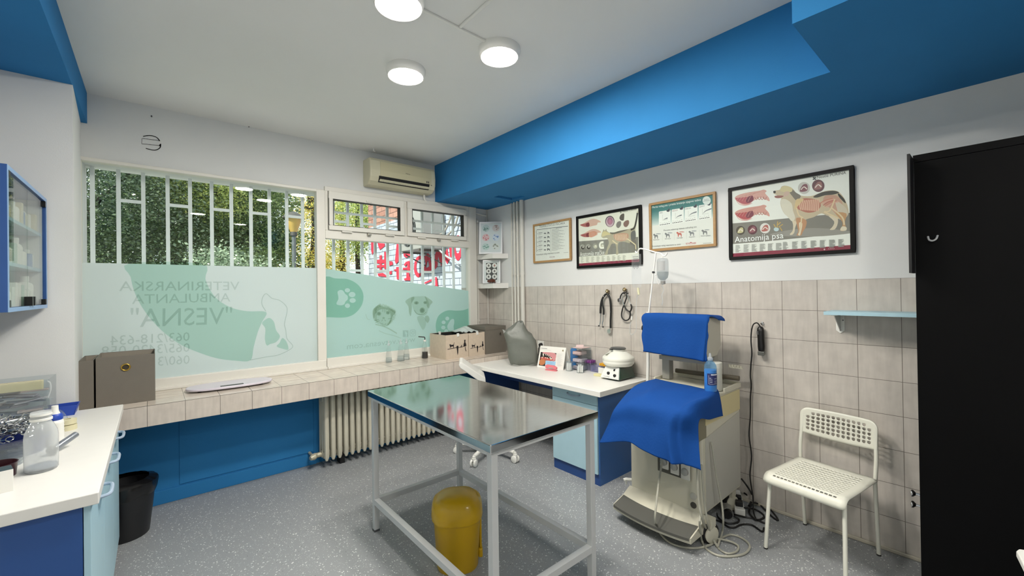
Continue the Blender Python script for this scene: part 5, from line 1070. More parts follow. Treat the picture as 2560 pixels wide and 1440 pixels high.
# ---------------------------------------------------------------- exam table
t = thing('examination_table', 'steel topped white framed examination table in the middle of the room', 'table', (1.43, 2.05, 0))
m = mat('table_steel', 'd0d2d1', .09, 1.0, noise=.05, nscale=20, stretch=(1, 6, 1))
B().box(1.062, 1.388, .877, 1.782, 2.712, .914).build('steel_top', m, t, bevel=.004)
M_leg = mat('table_paint', 'c9cbcb', .4)
for x, y in ((1.078, 1.405), (1.732, 1.405), (1.078, 2.66), (1.732, 2.66)):
    l = B().box(x, y, .012, x+.034, y+.034, .877).build('leg', M_leg, t, bevel=.002); B().box(x-.001, y-.001, 0, x+.035, y+.035, .013).build('foot_cap', mat('foot_grey', '55575a', .6), l)
s = B()
for z0_, z1_ in ((.178, .212), (.855, .877)):
    B().box(1.112, 1.405, z0_, 1.732, 1.439, z1_).build('rail', M_leg, t); B().box(1.112, 2.66, z0_, 1.732, 2.694, z1_).build('rail', M_leg, t)
    B().box(1.078, 1.439, z0_, 1.112, 2.66, z1_).build('rail', M_leg, t); B().box(1.732, 1.439, z0_, 1.766, 2.66, z1_).build('rail', M_leg, t)

# yellow pedal bin
t = thing('pedal_bin', 'translucent yellow clinical waste bin under the examination table', 'bin', (1.312, 2.04, 0), rz=-.57)
M_yel = mat('yellow_plastic', 'b9940a', .35, noise=.04, nscale=6)
def rrect(a, b_, r, n=6):
    o = []
    for sx_, sy_, st in ((1, 1, 0), (-1, 1, 90), (-1, -1, 180), (1, -1, 270)):
        o += [(sx_*(a-r)+r*math.cos(math.radians(st+90*i/n)), sy_*(b_-r)+r*math.sin(math.radians(st+90*i/n))) for i in range(n+1)]
    return o
def loft(s, secs, m_=0, cap=True):
    n = len(secs[0]); vs = [p for q in secs for p in q]
    s.add(vs, [(i*n+j, i*n+(j+1) % n, (i+1)*n+(j+1) % n, (i+1)*n+j) for i in range(len(secs)-1) for j in range(n)], m_, True)
    if cap: s.add(secs[0], [list(range(n))[::-1]], m_); s.add(secs[-1], [list(range(n))], m_)
    return s
sec = lambda a, b_, r, z: [(x, y, z) for x, y in rrect(a, b_, r, 10)]
loft(B(), [sec(.112, .10, .085, 0), sec(.116, .104, .088, .01), sec(.132, .122, .10, .28), sec(.134, .124, .102, .30)]).build('body', M_yel, t, local=True)
lidsec = lambda a, b_, z: [(x, y, z) for x, y in rrect(a, b_, min(a, b_)*.86, 10)]
loft(B(), [lidsec(.142, .132, .278), lidsec(.145, .135, .30), lidsec(.142, .132, .345), lidsec(.132, .12, .375), lidsec(.105, .095, .396), lidsec(.06, .055, .404)]).build('lid', mat('yellow_lid', 'bd980c', .25, noise=.03, nscale=6), t, local=True)
B().box(.118, -.035, .04, .142, .035, .09).box(.124, -.025, .09, .138, .025, .27).build('pedal', M_yel, t, local=True, bevel=.008)
# ---------------------------------------------------------------- desk along the right wall
DZ = .775
M_navyd = mat('navy_laminate', '21457f', .4, noise=.02, nscale=10)
t = thing('desk', 'white topped desk with navy end panel in the corner under the posters', 'desk', (2.92, 2.85, 0))
B().box(2.575, 1.99, .733, XR-.002, 3.697, DZ).build('desktop', M_wlam, t, bevel=.003)
B().box(2.90, 2.575, .60, 2.918, 3.63, .732).build('apron', M_navyd, t); B().box(2.665, 3.632, 0, 3.2, 3.65, .732).build('end_panel', M_navyd, t)
t = thing('drawer_cabinet', 'light blue fronted navy cabinet under the near end of the desk', 'cabinet', (2.93, 2.32, 0))
B().box(2.67, 2.072, 0, 3.235, 2.572, .732).build('carcass', mat('mid_blue_laminate', '3566a6', .4, noise=.02, nscale=10), t)
d = B().box(2.652, 2.082, .635, 2.669, 2.566, .729).build('drawer', M_lblue, t, bevel=.001)
B().tube(smooth_path([(2.652, 2.385, .69), (2.632, 2.375, .686), (2.625, 2.32, .68), (2.632, 2.265, .686), (2.652, 2.255, .69)], 5), .006, 8).build('handle', MATS['handle_grey_blue'], d)
B().box(2.652, 2.082, .092, 2.669, 2.566, .632).build('door', M_lblue, t, bevel=.001)
B().box(2.668, 2.073, 0, 2.6695, 2.571, .09).build('plinth', M_navyd, t)
tag(B().tube(smooth_path([(3.25, 2.95, .70), (3.24, 2.93, .5), (3.245, 2.9, .25), (3.2, 2.85, .01), (3.05, 2.8, .008)], 5), .005, 7).build('power_cable', M_rub, origin=(3.2, 2.85, .005)), 'black cable hanging down the wall under the desk', 'cable')

# grey dust cover
c0 = Vector((2.955, 3.27, 0)); pd = Vector((.76, -.65, 0)); dd = Vector((.65, .76, 0)); s = B(); secs = []
for (ua, ub, dep, z) in ((690, 1050, .10, .792), (672, 1060, .12, .81), (650, 1064, .125, .86), (642, 1056, .12, .92), (634, 1046, .115, .98), (618, 1032, .11, 1.03), (600, 990, .10, 1.085), (588, 935, .085, 1.115), (640, 905, .07, 1.15), (700, 888, .055, 1.18), (745, 876, .05, 1.205), (775, 868, .045, 1.222), (800, 850, .04, 1.228)):
    m0 = ((ua+ub)/2-865)*.000756; hw = (ub-ua)/2*.000756; n_ = 40
    secs.append([c0+pd*(m0+hw*math.copysign(abs(math.cos(a))**.5, math.cos(a))*(1+.03*math.sin(7*a+z*33)))+dd*(dep*math.copysign(abs(math.sin(a))**.5, math.sin(a))*(1+.05*math.sin(4*a+z*31)))+Vector((0, 0, z+.009*math.sin(5*a+z*40))) for a in [2*math.pi*i/n_ for i in range(n_)]])
loft(s, secs)
fl = lambda u, z, q: c0+pd*((u-865)*.000756)+dd*q+Vector((0, 0, z))
s.add([fl(640, 1.03, -.05), fl(572, 1.15, -.01), fl(600, 1.10, .06), fl(680, 1.11, -.02), fl(690, 1.13, .04)], [(0, 1, 3), (1, 2, 4), (1, 4, 3)], 0, True)
t = thing('dust_cover', 'grey vinyl dust cover draped over equipment at the desk corner', 'cover', (c0.x, c0.y, DZ))
s.build('cover', mat('grey_vinyl', '666a63', .42, noise=.03, nscale=8, bump=.25, bscale=22), t)
loft(B(), [[c0+pd*(.135*a)+dd*(.095*b_)+Vector((0, 0, z)) for a, b_ in circ(28)] for z in (DZ, DZ+.012, DZ+.018)]).build('base_plate', M_wplas, t)

# tent card with a photograph of a dog's teeth
bl, brr = pt(1342.5, 917, 'z', DZ), pt(1408, 925, 'z', DZ); tl, trr = pt(1351.5, 864, 'x', bl.x+.06), pt(1415.5, 869, 'x', brr.x+.06)
tl.z = trr.z = (tl.z+trr.z)/2; nn = (brr-bl).cross(tl-bl).normalized()
if nn.x > 0: nn = -nn
class CropP(Crop):
    def __init__(s, x0, y0, k, p, n): s.b = (x0, y0, k, Vector(p), Vector(n))
    def __call__(s, u, v, lift=0.0):
        x0, y0, k, p, n = s.b; d = _f + _r*((x0+u/k-1280)/FPX) - _u*((y0+v/k-720)/FPX)
        return CAM+d*((p-CAM).dot(n)/d.dot(n))+n*lift
t = thing('info_card', 'white tent card with a photograph of dog teeth on the desk', 'card', (bl+brr)/2)
bk = Vector((.13, 0, 0))
B().prism([bl, brr, trr, tl], -nn*.003).prism([bl+bk, brr+bk, trr, tl], nn*.003).build('card', mat('white_card', 'e3e2dc', .5), t)
k = CropP(1330, 830, 8.83, bl+nn*.0006, nn); p = B(); hs_ = []
def sh(pts, h, l=0.0, blob=False):
    if h not in hs_: hs_.append(h)
    q = [k(u, v, l) for u, v in pts]; p.poly(smooth_path(q, 3, True) if blob else q, hs_.index(h))
sh([(195, 440), (540, 468), (512, 640), (300, 630), (288, 755), (148, 735)], '1f1514')
sh([(240, 445), (400, 450), (500, 470), (535, 520), (500, 640), (450, 640), (430, 560), (340, 500), (250, 470)], 'c98a8c', .0002, True)
sh([(185, 560), (300, 555), (380, 580), (460, 610), (430, 640), (300, 625), (220, 620)], 'b85a50', .0003, True)
sh([(200, 600), (290, 620), (280, 700), (230, 730), (170, 720), (160, 660)], 'b9764a', .0004, True)
for u, v, w_, h_ in ((250, 500, 16, 40), (300, 500, 10, 16), (335, 510, 11, 20), (372, 525, 10, 22), (400, 560, 16, 20), (300, 565, 12, 14), (340, 575, 14, 16), (420, 590, 24, 20), (225, 560, 12, 20)): sh([(u-w_, v-h_*.6), (u+w_, v-h_*.6), (u+w_*.3, v+h_), (u-w_*.3, v+h_)], 'e5dfd0', .0005)
sh([(305, 632), (525, 655), (512, 738), (290, 716)], '9cc6e3', .0006)
for i in range(4): sh([(325, 655+i*14), (480-(i % 2)*40, 668+i*14), (480-(i % 2)*40, 672+i*14), (325, 659+i*14)], '6f9cc0', .0008)
for i in range(16): sh([(555, 478+i*18), (675-(i*29 % 50), 486+i*18), (675-(i*29 % 50), 490+i*18), (555, 482+i*18)], 'b9b9b5', .0004)
sh([(205, 350), (335, 362), (335, 374), (205, 362)], '8c8c8a', .0004); sh([(200, 385), (420, 402), (420, 407), (200, 390)], 'bdbdb8', .0004); sh([(670, 395), (695, 390), (700, 430), (668, 428)], '8d8466', .0004)
p.build('print', [ink(h) for h in hs_], t, fix=False)

t = thing('stapler', 'pink stapler lying in front of the tent card', 'stapler', (2.925, 2.84, DZ), rz=-1.35)
M_pink = mat('pink_plastic', 'd9747c', .4)
B().box(-.062, -.016, 0, .062, .016, .012).build('base', M_pink, t, local=True, bevel=.003)
B().prism([(-.06, -.015, .02), (.06, -.015, .016), (.062, -.015, .036), (.03, -.015, .052), (-.05, -.015, .055), (-.062, -.015, .045)], (0, .03, 0)).build('top', M_pink, t, local=True, bevel=.004)
B().box(-.02, -.0165, .025, .03, -.0155, .033).build('magazine', M_steel, t, local=True)
M_cotton = mat('cotton', 'eae8e4', .9, bump=.4, bscale=90)
for (x, y, lb) in ((3.045, 2.712, 'clear jar of cotton swabs with knob lid, the one nearer the blue kidney dish'), (3.045, 2.578, 'clear jar of cotton swabs with knob lid, the one nearer the purple tubes')):
    t = thing('cotton_jar', lb, 'jar', (x, y, DZ), 'cotton jars on the desk')
    B().lathe([(.034, .001), (.036, .004), (.036, .082)], (x, y, DZ), 24).build('jar', M_clear, t, fix=False)
    s = B(); rg = random.Random(int(y*100))
    for i in range(26):
        a, r_ = rg.uniform(0, 6.28), rg.uniform(0, .027); s.tube([(x+r_*math.cos(a), y+r_*math.sin(a), DZ+.006), (x+r_*math.cos(a+.3), y+r_*math.sin(a+.3), DZ+rg.uniform(.06, .078))], .0045, 6)
    sw = s.build('swabs', M_cotton, t); sw['kind'] = 'stuff'
    B().lathe([(.037, .083), (.037, .088), (.012, .094), (.007, .1), (.011, .108), (.006, .117), (.0001, .118)], (x, y, DZ), 22).build('lid', M_clear, t, fix=False)
t = thing('kidney_dish', 'bright blue kidney dish standing upright behind the tent card', 'dish', (3.20, 2.80, DZ))
pts = [(3.2, 2.80+.052*a*(1-.25*(a > 0)*(abs(b_) < .5)), DZ+.103+.1*b_) for a, b_ in circ(36)]
B().prism(pts, (.02, 0, 0)).build('dish', mat('bright_blue_plastic', '2a84cf', .35), t, bevel=.004)
t = thing('organizer', 'clear acrylic drawer box of small supplies against the tiled wall', 'organizer', (3.17, 2.66, DZ))
s = B(); x0, x1, y0, y1, z1 = 3.10, 3.235, 2.60, 2.755, DZ+.215
for a in ((x0, y0, DZ, x1, y0+.003, z1), (x0, y1-.003, DZ, x1, y1, z1), (x1-.003, y0+.003, DZ, x1, y1-.003, z1)): s.box(*a)
for i in range(4): s.box(x0, y0+.003, DZ+i*.07, x1-.003, y1-.003, DZ+i*.07+.003)
s.build('shell', M_clear, t)
for i, h in enumerate(('9d97a2', 'b3abb4', 'bda5a3')): B().box(x0+.015, y0+.015+.01*i, DZ+.008+i*.07, x1-.02, y1-.02, DZ+.04+i*.07).build('contents', mat('supply_%d' % i, h, .5, noise=.3, nscale=60), t, bevel=.006)
B().box(x0+.004, y0+.01, z1+.001, x1, y1-.03, z1+.004).obox((3.14, 2.66, z1+.018), (.02, .015, .01), (-.02, .03, 0), (0, 0, .0015)).build('loose_sachet', mat('sachet', 'd8bfbc', .5), t)
M_purple = mat('purple_cap', '6a2f73', .35); M_tube = clear('tube_plastic', 'f0f0f8', .06, 1.4, .15, 'dcdcee'); M_yc = mat('yellow_cap', 'd9a32a', .4)
rg = random.Random(3)
for i in range(8):
    x, y = 3.175+.028*(i % 3), 2.560+.027*(i//3); tt = thing('sample_tube', 'purple capped sample tube in the cluster beside the cotton jars', 'tube', (x, y, DZ), 'purple capped tubes on the desk')
    B().lathe([(.009, .0), (.0105, .004), (.0105, .078)], (x, y, DZ), 12).build('tube', M_tube, tt, fix=False); B().lathe([(.0125, .076), (.0125, .098), (.011, .1)], (x, y, DZ), 14).build('cap', M_purple, tt)
t = thing('tube_box', 'pale lavender clear plastic box between purple tubes and white rack', 'container', (3.195, 2.50, DZ))
B().box(3.16, 2.465, DZ, 3.235, 2.545, DZ+.06).build('box', clear('lavender_plastic', 'e6e6f8', .1, 1.4, .25, 'c9cbee'), t, bevel=.003)
t = thing('tube_rack', 'white rack of yellow capped tubes left of the centrifuge', 'rack', (3.185, 2.40, DZ))
s = B().box(3.15, 2.355, DZ, 3.225, 2.45, DZ+.012)
for a in ((3.15, 2.355, DZ+.012, 3.154, 2.45, DZ+.055), (3.221, 2.355, DZ+.012, 3.225, 2.45, DZ+.055), (3.154, 2.355, DZ+.012, 3.221, 2.359, DZ+.055), (3.154, 2.446, DZ+.012, 3.221, 2.45, DZ+.055)): s.box(*a)
s.build('rack', M_wplas, t)
for i in range(12):
    x, y = 3.164+.0235*(i % 3), 2.369+.0225*(i//3); tt = thing('sample_tube', 'yellow capped sample tube standing in the white rack', 'tube', (x, y, DZ+.0125), 'yellow capped tubes in the white rack')
    B().lathe([(.007, 0), (.0085, .004), (.0085, .06)], (x, y, DZ+.0125), 10).build('tube', M_tube, tt, fix=False); B().lathe([(.0098, .058), (.0098, .078), (.008, .08)], (x, y, DZ+.0125), 12).build('cap', M_yc, tt)
t = thing('slide_box', 'small pale yellow flat box in front of the tube rack', 'box', (3.05, 2.36, DZ), rz=.25)
B().box(-.022, -.048, 0, .022, .048, .02).build('box', mat('pale_yellow', 'd6d09f', .5), t, local=True, bevel=.003)
# centrifuge
cx, cy = 3.10, 2.19; t = thing('centrifuge', 'white bowl centrifuge on dark green base at the desk end', 'centrifuge', (cx, cy, DZ))
M_green = mat('dark_green_enamel', '16382a', .25, coat=.3); M_bowl = mat('centrifuge_white', 'dedfd6', .3)
s = B().add([(cx-.13, cy-.10, DZ+.012), (cx+.11, cy-.10, DZ+.012), (cx+.11, cy+.10, DZ+.012), (cx-.13, cy+.10, DZ+.012), (cx-.085, cy-.075, DZ+.112), (cx+.085, cy-.075, DZ+.112), (cx+.085, cy+.075, DZ+.112), (cx-.085, cy+.075, DZ+.112)], [(0, 1, 2, 3), (4, 5, 6, 7), (0, 1, 5, 4), (1, 2, 6, 5), (2, 3, 7, 6), (3, 0, 4, 7)])
s.build('base', M_green, t, bevel=.006)
e = .006; q0 = [Vector((cx-.13, cy-.10+e, DZ+.014)), Vector((cx-.13, cy+.10-e, DZ+.014)), Vector((cx-.085, cy+.075-e, DZ+.108)), Vector((cx-.085, cy-.075+e, DZ+.108))]
nrm = Vector((-.1, 0, .045)).normalized()
pp = B().prism([q+nrm*.002 for q in q0], nrm*.003).build('control_panel', mat('panel_white', 'd9dad6', .35), t)
F = lambda u, v: q0[0].lerp(q0[1], u).lerp(q0[3].lerp(q0[2], u), v)+nrm*.0055
for u, v in ((.62, .42), (.22, .3)): B().lathe([(.013, 0), (.012, .01), (.004, .012)], F(u, v), 16, 0, nrm).build('knob', M_black, pp)
B().obox(F(.3, .75), (0, .008, 0), Vector((.045, 0, .1)).normalized()*.009, nrm*.003).build('switch', M_black, pp)
s = B(); s.text('Centrifuge', F(.85, .1), F(.5, .1), .008, 0, (.4, 0, .9)); s.build('panel_lettering', ink('33363a'), pp, fix=False)
B().lathe([(.06, .11), (.118, .116), (.134, .135), (.137, .15), (.134, .158), (.137, .166), (.137, .182), (.132, .19), (.07, .236), (.064, .238)], (cx, cy, DZ), 48).build('bowl', M_bowl, t)
B().lathe([(.062, .237), (.062, .256), (.055, .26)], (cx, cy, DZ), 36).build('lid_neck', M_bowl, t)
B().lathe([(.067, .257), (.068, .264), (.06, .27), (.0001, .271)], (cx, cy, DZ), 36).obox((cx-.072, cy+.02, DZ+.258), (.014, 0, 0), (0, .01, 0), (0, 0, .006)).build('lid', mat('lid_grey', '4b4d4c', .35), t)
a_ = Vector((-.85, .52, 0)).normalized(); b_ = Vector((0, 0, 1)); sl = Vector((-.6, .37, -.5)).normalized()
c1 = Vector((cx, cy, DZ))+a_*.102+Vector((0, 0, .2145)); sd_ = Vector((.52, .85, 0)); up = (Vector((cx, cy, DZ+.238))+a_*.068-(Vector((cx, cy, DZ+.19))+a_*.133)).normalized(); nn2 = sd_.cross(up); nn2 = nn2 if nn2.z > 0 else -nn2
B().prism([c1-sd_*.02-up*.016+nn2*.001, c1+sd_*.02-up*.016+nn2*.001, c1-sd_*.016+up*.022+nn2*.001], nn2*.001).build('window', mat('window_olive', '7c7e6c', .3), t)

# ---------------------------------------------------------------- office chair
cx, cy = 2.43, 3.19; t = thing('office_chair', 'white swivel chair on castors pushed between the desk and examination table', 'chair', (cx, cy, 0))
M_ow = mat('chair_white', 'dfdfda', .4)
for i in range(5):
    a = math.radians(206+72*i); d = Vector((math.cos(a), math.sin(a), 0)); p = Vector((cx, cy, 0))+d*.32
    l = B().tube([Vector((cx, cy, .108))+d*.03, Vector((cx, cy, .1))+d*.17, Vector((cx, cy, .09))+d*.31], [.026, .022, .017], 10).tube([p+Vector((0, 0, .094)), p+Vector((0, 0, .075))], .013, 10).build('leg', M_ow, t)
    sdv = Vector((-d.y, d.x, 0)); ca = B()
    for sg in (-1, 1): ca.lathe([(.031, -.008), (.0325, -.004), (.0325, .006), (.026, .01), (.0001, .011)], p+sdv*(.017*sg)+Vector((0, 0, .0335)), 18, 0, sdv*sg)
    ca.tube([p+Vector((0, 0, .055)), p+Vector((0, 0, .078))], .02, 10); ca.build('castor', M_ow, l)
B().tube([(cx, cy, .085), (cx, cy, .28)], .03, 14).tube([(cx, cy, .28), (cx, cy, .43)], .018, 12).build('column', M_ow, t)
loft(B(), [[(cx+.21*x, cy+.2*y, z) for x, y in rrect(1, 1, .35)] for z in (.43, .44, .475, .49)]).build('seat', mat('chair_seat_grey', 'a9aaa8', .8), t)
A0 = pt(1147, 913, 'x', 2.14); A1 = A0+Vector((.26, -.02, -.17)); dpt = Vector((.56, .83, 0)).normalized()
B().prism([A0, A0+Vector((.01, 0, .022)), A0+Vector((.04, 0, .018)), A1+Vector((.03, 0, .012)), A1+Vector((.035, 0, -.05)), A1+Vector((0, 0, -.04)), A0+Vector((.015, 0, -.03))], dpt*.30).build('backrest', M_ow, t, bevel=.006)
B().bar((cx-.05, cy+.05, .44), A1+dpt*.15+Vector((0, 0, -.03)), .06, .02).build('backrest_bracket', M_ow, t)

# ---------------------------------------------------------------- drip stand with bag and bottle
IX = 2.955; t = thing('drip_stand', 'white drip stand with two hooks between the desk and the covered machine', 'drip stand', (IX, 1.86, 0))
B().tube([(IX, 1.86, .05), (IX, 1.81, .95), (IX, 1.80, 1.34)], .0125, 12).build('pole', M_wplas, t)
B().tube([(IX, 1.80, 1.34), (IX, 1.728, 1.836)], .006, 10).lathe([(.016, -.03), (.016, .03)], (IX, 1.80, 1.345), 12).build('rod', M_wplas, t)
B().tube([(IX-.008, 1.75, 1.685), (IX+.008, 1.75, 1.685)], .009, 8).build('clamp_screw', M_dkmetal, t)
B().tube(smooth_path([(IX, 1.908, 1.862), (IX, 1.898, 1.848), (IX, 1.885, 1.855), (IX, 1.875, 1.874), (IX, 1.845, 1.877), (IX, 1.73, 1.84), (IX, 1.69, 1.829), (IX, 1.672, 1.813), (IX, 1.655, 1.805), (IX, 1.64, 1.815), (IX, 1.635, 1.83)], 4), .0055, 9).build('hook_bar', M_wplas, t)
for a, b_ in ((.1, .02), (-.1, .02), (.25, -.01), (-.22, -.01)): B().tube([(IX, 1.86, .06), (IX+a, 1.86+b_, .02), (IX+a*1.05, 1.86+b_, .012)], .011, 8).build('leg', M_wplas, t)
by, bz = 1.898, 1.845
t = thing('drip_bag', 'clear soft drip bag hanging from the left hook of the drip stand', 'drip bag', (IX, by, bz))
W2, H2 = .044, .27
def bag(sgn): return lambda u, v: (IX-.004+sgn*.016*math.sin(math.pi*u)*math.sin(math.pi*min(1, v*1.05))**.6, by+W2*(1-2*u)*(1-.12*(v > .92)), bz-.008-H2*v)
B().grid(bag(-1), 12, 16).grid(bag(1), 12, 16).build('bag', clear('drip_bag_film', 'fbfcfd', .06, 1.4, .08, 'f4f6f8'), t)
s = B(); rg = random.Random(6)
for i, (z, a, b_) in enumerate(((.028, -.03, .022), (.043, -.03, .018), (.052, -.03, .02), (.06, -.026, .016))): s.box(IX-.0215, by+a, bz-z-.003, IX-.021, by+b_, bz-z)
for i in range(5): s.box(IX-.0222, by-.03+.012*i, bz-.12-.008*(i % 2), IX-.0217, by-.027+.012*i, bz-.08)
s.build('print', ink('2f3338'), t, fix=False)
B().tube([(IX, by-.01, bz-.278), (IX, by-.01, bz-.30)], .007, 8).tube([(IX, by-.012, bz-.30), (IX, by-.016, bz-.335)], [.011, .009], 10).build('port', mat('port_cream', 'd5d2b0', .4), t)
tp = [(IX, by-.016, bz-.335)]+[tuple(pt(u, v, 'x', IX)) for u, v in ((1592, 745), (1590, 790), (1591, 815), (1589, 828), (1582, 836), (1576, 834), (1575, 820), (1577, 805))]
B().tube(smooth_path(tp, 5), .0025, 6).build('line', M_frostb, t); e = pt(1579, 800, 'x', IX)
B().tube([e, e+Vector((0, -.004, .03))], .006, 8).build('roller_clamp', M_wplas, t)
by = 1.672; bz = 1.79; t = thing('drip_bottle', 'clear drip bottle hanging upside down from the right hook of the drip stand', 'drip bottle', (IX, by, bz), None)
B().lathe([(.012, 0), (.034, -.003), (.041, -.015), (.042, -.03), (.042, -.125), (.036, -.15), (.018, -.168), (.016, -.178)], (IX, by, bz), 24).build('bottle', clear('drip_bottle_plastic', 'f0f2f3', .08, 1.4, .15, 'e6e9ea'), t, fix=False)
B().lathe([(.0415, -.105), (.0415, -.126), (.035, -.15), (.017, -.167), (.0001, -.168)], (IX, by, bz), 24).build('liquid', clear('drip_liquid', 'e6eaeb', .02, 1.33, .12, 'd5d9db'), t)
B().tube([(IX, by, bz), (IX, by, bz+.022)], .004, 8).build('hanger', M_wplas, t)
B().grid(lambda u, v: (IX-.0425*math.sin(.5+2*u), by+.0425*math.cos(.5+2*u), bz-.025-.07*v), 8, 2).build('label', mat('grey_label', 'a9abab', .6), t, fix=False)
B().lathe([(.018, -.176), (.018, -.198), (.012, -.2)], (IX, by, bz), 16).build('cap', mat('cap_grey', '8b8b88', .4), t)
B().tube(smooth_path([(IX, by, bz-.2), (IX-.01, by+.004, bz-.215), (IX, by, bz-.225), (IX, by-.004, bz-.25), (IX, by+.01, bz-.28), (IX, by+.005, bz-.33), (IX, by+.012, bz-.36)], 5), .0028, 6).build('line', M_frostb, t)
B().tube([(IX-.01, by+.055, bz-.13), (IX-.01, by+.05, bz-.16), (IX, by+.035, bz-.2)], .003, 6).ell((IX-.01, by+.056, bz-.128), .006, .008, .005).build('vent_tube', M_wplas, t)

# ---------------------------------------------------------------- covered anaesthesia machine
M_cart = mat('cart_cream', 'c6c3b2', .42, noise=.03, nscale=6); M_cartg = mat('cart_grey', 'b3b2a9', .45, noise=.02, nscale=9)
t = thing('anaesthesia_machine', 'cream anaesthesia machine on wheels under two blue cloths by the tiled wall', 'machine', (2.85, 1.46, 0))
prof = [(2.555, .15), (3.14, .15), (3.14, .852), (2.69, .852), (2.60, .80), (2.56, .72)]
B().prism([(x, 1.205, z) for x, z in prof], (0, .51, 0)).build('body', M_cart, t, bevel=.012)
B().prism([(2.60, 1.2015, .17), (3.125, 1.2015, .17), (3.125, 1.2015, .685), (2.60, 1.2015, .62)], (0, .004, 0)).build('side_panel', M_cartg, t)
B().box(2.60, 1.2, .70, 3.13, 1.206, .84).build('yellowed_panel', mat('yellowed_cream', 'c9be92', .5), t)
s = B().box(2.70, 1.205, .850, 3.15, 1.715, .862)
for a in ((2.885, 1.198, .852, 3.15, 1.212, .886), (2.885, 1.708, .852, 3.15, 1.722, .886), (3.136, 1.212, .866, 3.15, 1.708, .886)): s.box(*a)
s.build('top_tray', M_cart, t, bevel=.003)
B().prism([(2.44, 1.25, .755), (2.70, 1.25, .825), (2.70, 1.25, .84), (2.44, 1.25, .775)], (0, .38, 0)).build('writing_shelf', M_cart, t, bevel=.004)
B().box(2.5, 1.202, .62, 2.62, 1.23, .76).build('shelf_arm', mat('olive_grey', '77725d', .5), t, bevel=.006)
rc = B().box(2.548, 1.29, .345, 2.5556, 1.50, .50).build('gauge_recess', mat('recess_dark', '4f4e47', .5), t)
for i, y in enumerate((1.447, 1.375, 1.305)):
    g_ = B().box(2.535, y-.03, .372-.012*i, 2.5478, y+.03, .49).build('dial_plate', mat('dial_plate', 'cfcfc8', .3), rc, bevel=.006)
    B().lathe([(.024, 0), (.022, .012), (.008, .016)], (2.535, y, .42-.01*i), 20, 0, (-1, 0, 0)).build('dial', mat('dial_grey', 'a5a6a2', .3, .3), g_); B().box(2.5335, y-.004, .395-.01*i, 2.535, y+.004, .40-.01*i).build('mark', M_black, g_)
for y, z, r_ in ((1.262, .255, .022), (1.262, .2, .019)): B().lathe([(r_, 0), (r_, .005), (r_*.6, .007), (.0001, .006)], (2.5552, y, z), 20, 0, (-1, 0, 0)).build('socket_port', M_cartg if z > .22 else mat('port_dark', '3c3a35', .5), t)
fx = lambda y: .035*(1-((y-1.455)/.27)**2)
s = B(); ys = [1.185+.54*i/14 for i in range(15)]
vs = []
for y in ys: f = fx(y); vs += [(2.556, y, .165), (2.475-f, y, .128), (2.36-f, y, .1), (2.36-f, y, .068), (2.556, y, .068)]
fs = []
for i in range(14): fs += [(i*5+j, i*5+(j+1) % 5, (i+1)*5+(j+1) % 5, (i+1)*5+j) for j in range(5)]
s.add(vs, fs).add(vs[:5], [(0, 1, 2, 3, 4)]).add(vs[-5:], [(4, 3, 2, 1, 0)]); s.build('footrest', M_cart, t)
s = B(); vs = []
for y in ys: f = fx(y); vs += [(2.470-f, 1.455+(y-1.455)*.97, .1275), (2.352-f, 1.455+(y-1.455)*.97, .1005), (2.352-f, 1.455+(y-1.455)*.97, .086)]
s.add(vs, [(i*3+j, i*3+j+1, (i+1)*3+j+1, (i+1)*3+j) for i in range(14) for j in range(2)]); s.build('tread', mat('tread_grey', '50504b', .7), t, solid=.004)
for x, y in ((2.60, 1.66), (2.575, 1.178), (3.05, 1.66), (3.06, 1.25)):
    c = B().lathe([(.060, -.018), (.063, -.014), (.063, .014), (.060, .018)], (x, y, .0635), 24, 0, (.35, .93, 0)).build('castor', M_blackm, t)
    B().lathe([(.042, -.03), (.05, -.026), (.05, -.019)], (x, y, .056), 20, 0, (.35, .93, 0)).lathe([(.05, .019), (.05, .026), (.042, .03)], (x, y, .056), 20, 0, (.35, .93, 0)).box(x-.03, y-.03, .1, x+.03, y+.03, .15).build('castor_cover', M_cart, c)
# monitor on a column
my0, my1 = 1.285, 1.755
mo = B().prism([(2.825, my0, 1.075), (2.825, my0, 1.36), (3.045, my0, 1.35), (3.045, my0, 1.15), (2.98, my0, 1.085)], (0, my1-my0, 0)).build('monitor', mat('monitor_cream', 'bfbcae', .5), t, bevel=.008)
B().tube([(2.87, my1, 1.255), (2.87, my1+.042, 1.255)], .022, 14).build('side_knob', M_black, mo)
B().box(2.97, 1.64, .866, 3.03, 1.70, 1.085).box(2.97, 1.30, .866, 3.03, 1.36, 1.085).box(2.93, 1.30, 1.02, 3.05, 1.70, 1.05).build('monitor_stand', mat('stand_grey', '9d9c95', .45), t, bevel=.003)
a, b_ = pt(1690, 926, 'x', 3.07), pt(1848, 946, 'x', 3.09); B().tube([a, b_], .017, 12).build('rail_handle', mat('olive_rubber', '5a5345', .5), t)
a, b_ = pt(1822, 916, 'x', 3.12), pt(1857, 921, 'x', 3.14); s = B().bar(a, b_, .03, .012)
for i in range(5): s.lathe([(.007, -.008), (.009, .012)], a.lerp(b_, .1+.2*i)+Vector((-.012, 0, .006)), 10)
s.build('tube_holder', M_cart, t)
B().tube([(2.60, 1.72, .19), (2.57, 1.765, .19), (2.555, 1.775, .185)], .012, 8).tube([(2.57, 1.765, .19), (2.57, 1.765, .155)], .008, 8).build('gas_connector', M_wplas, t)
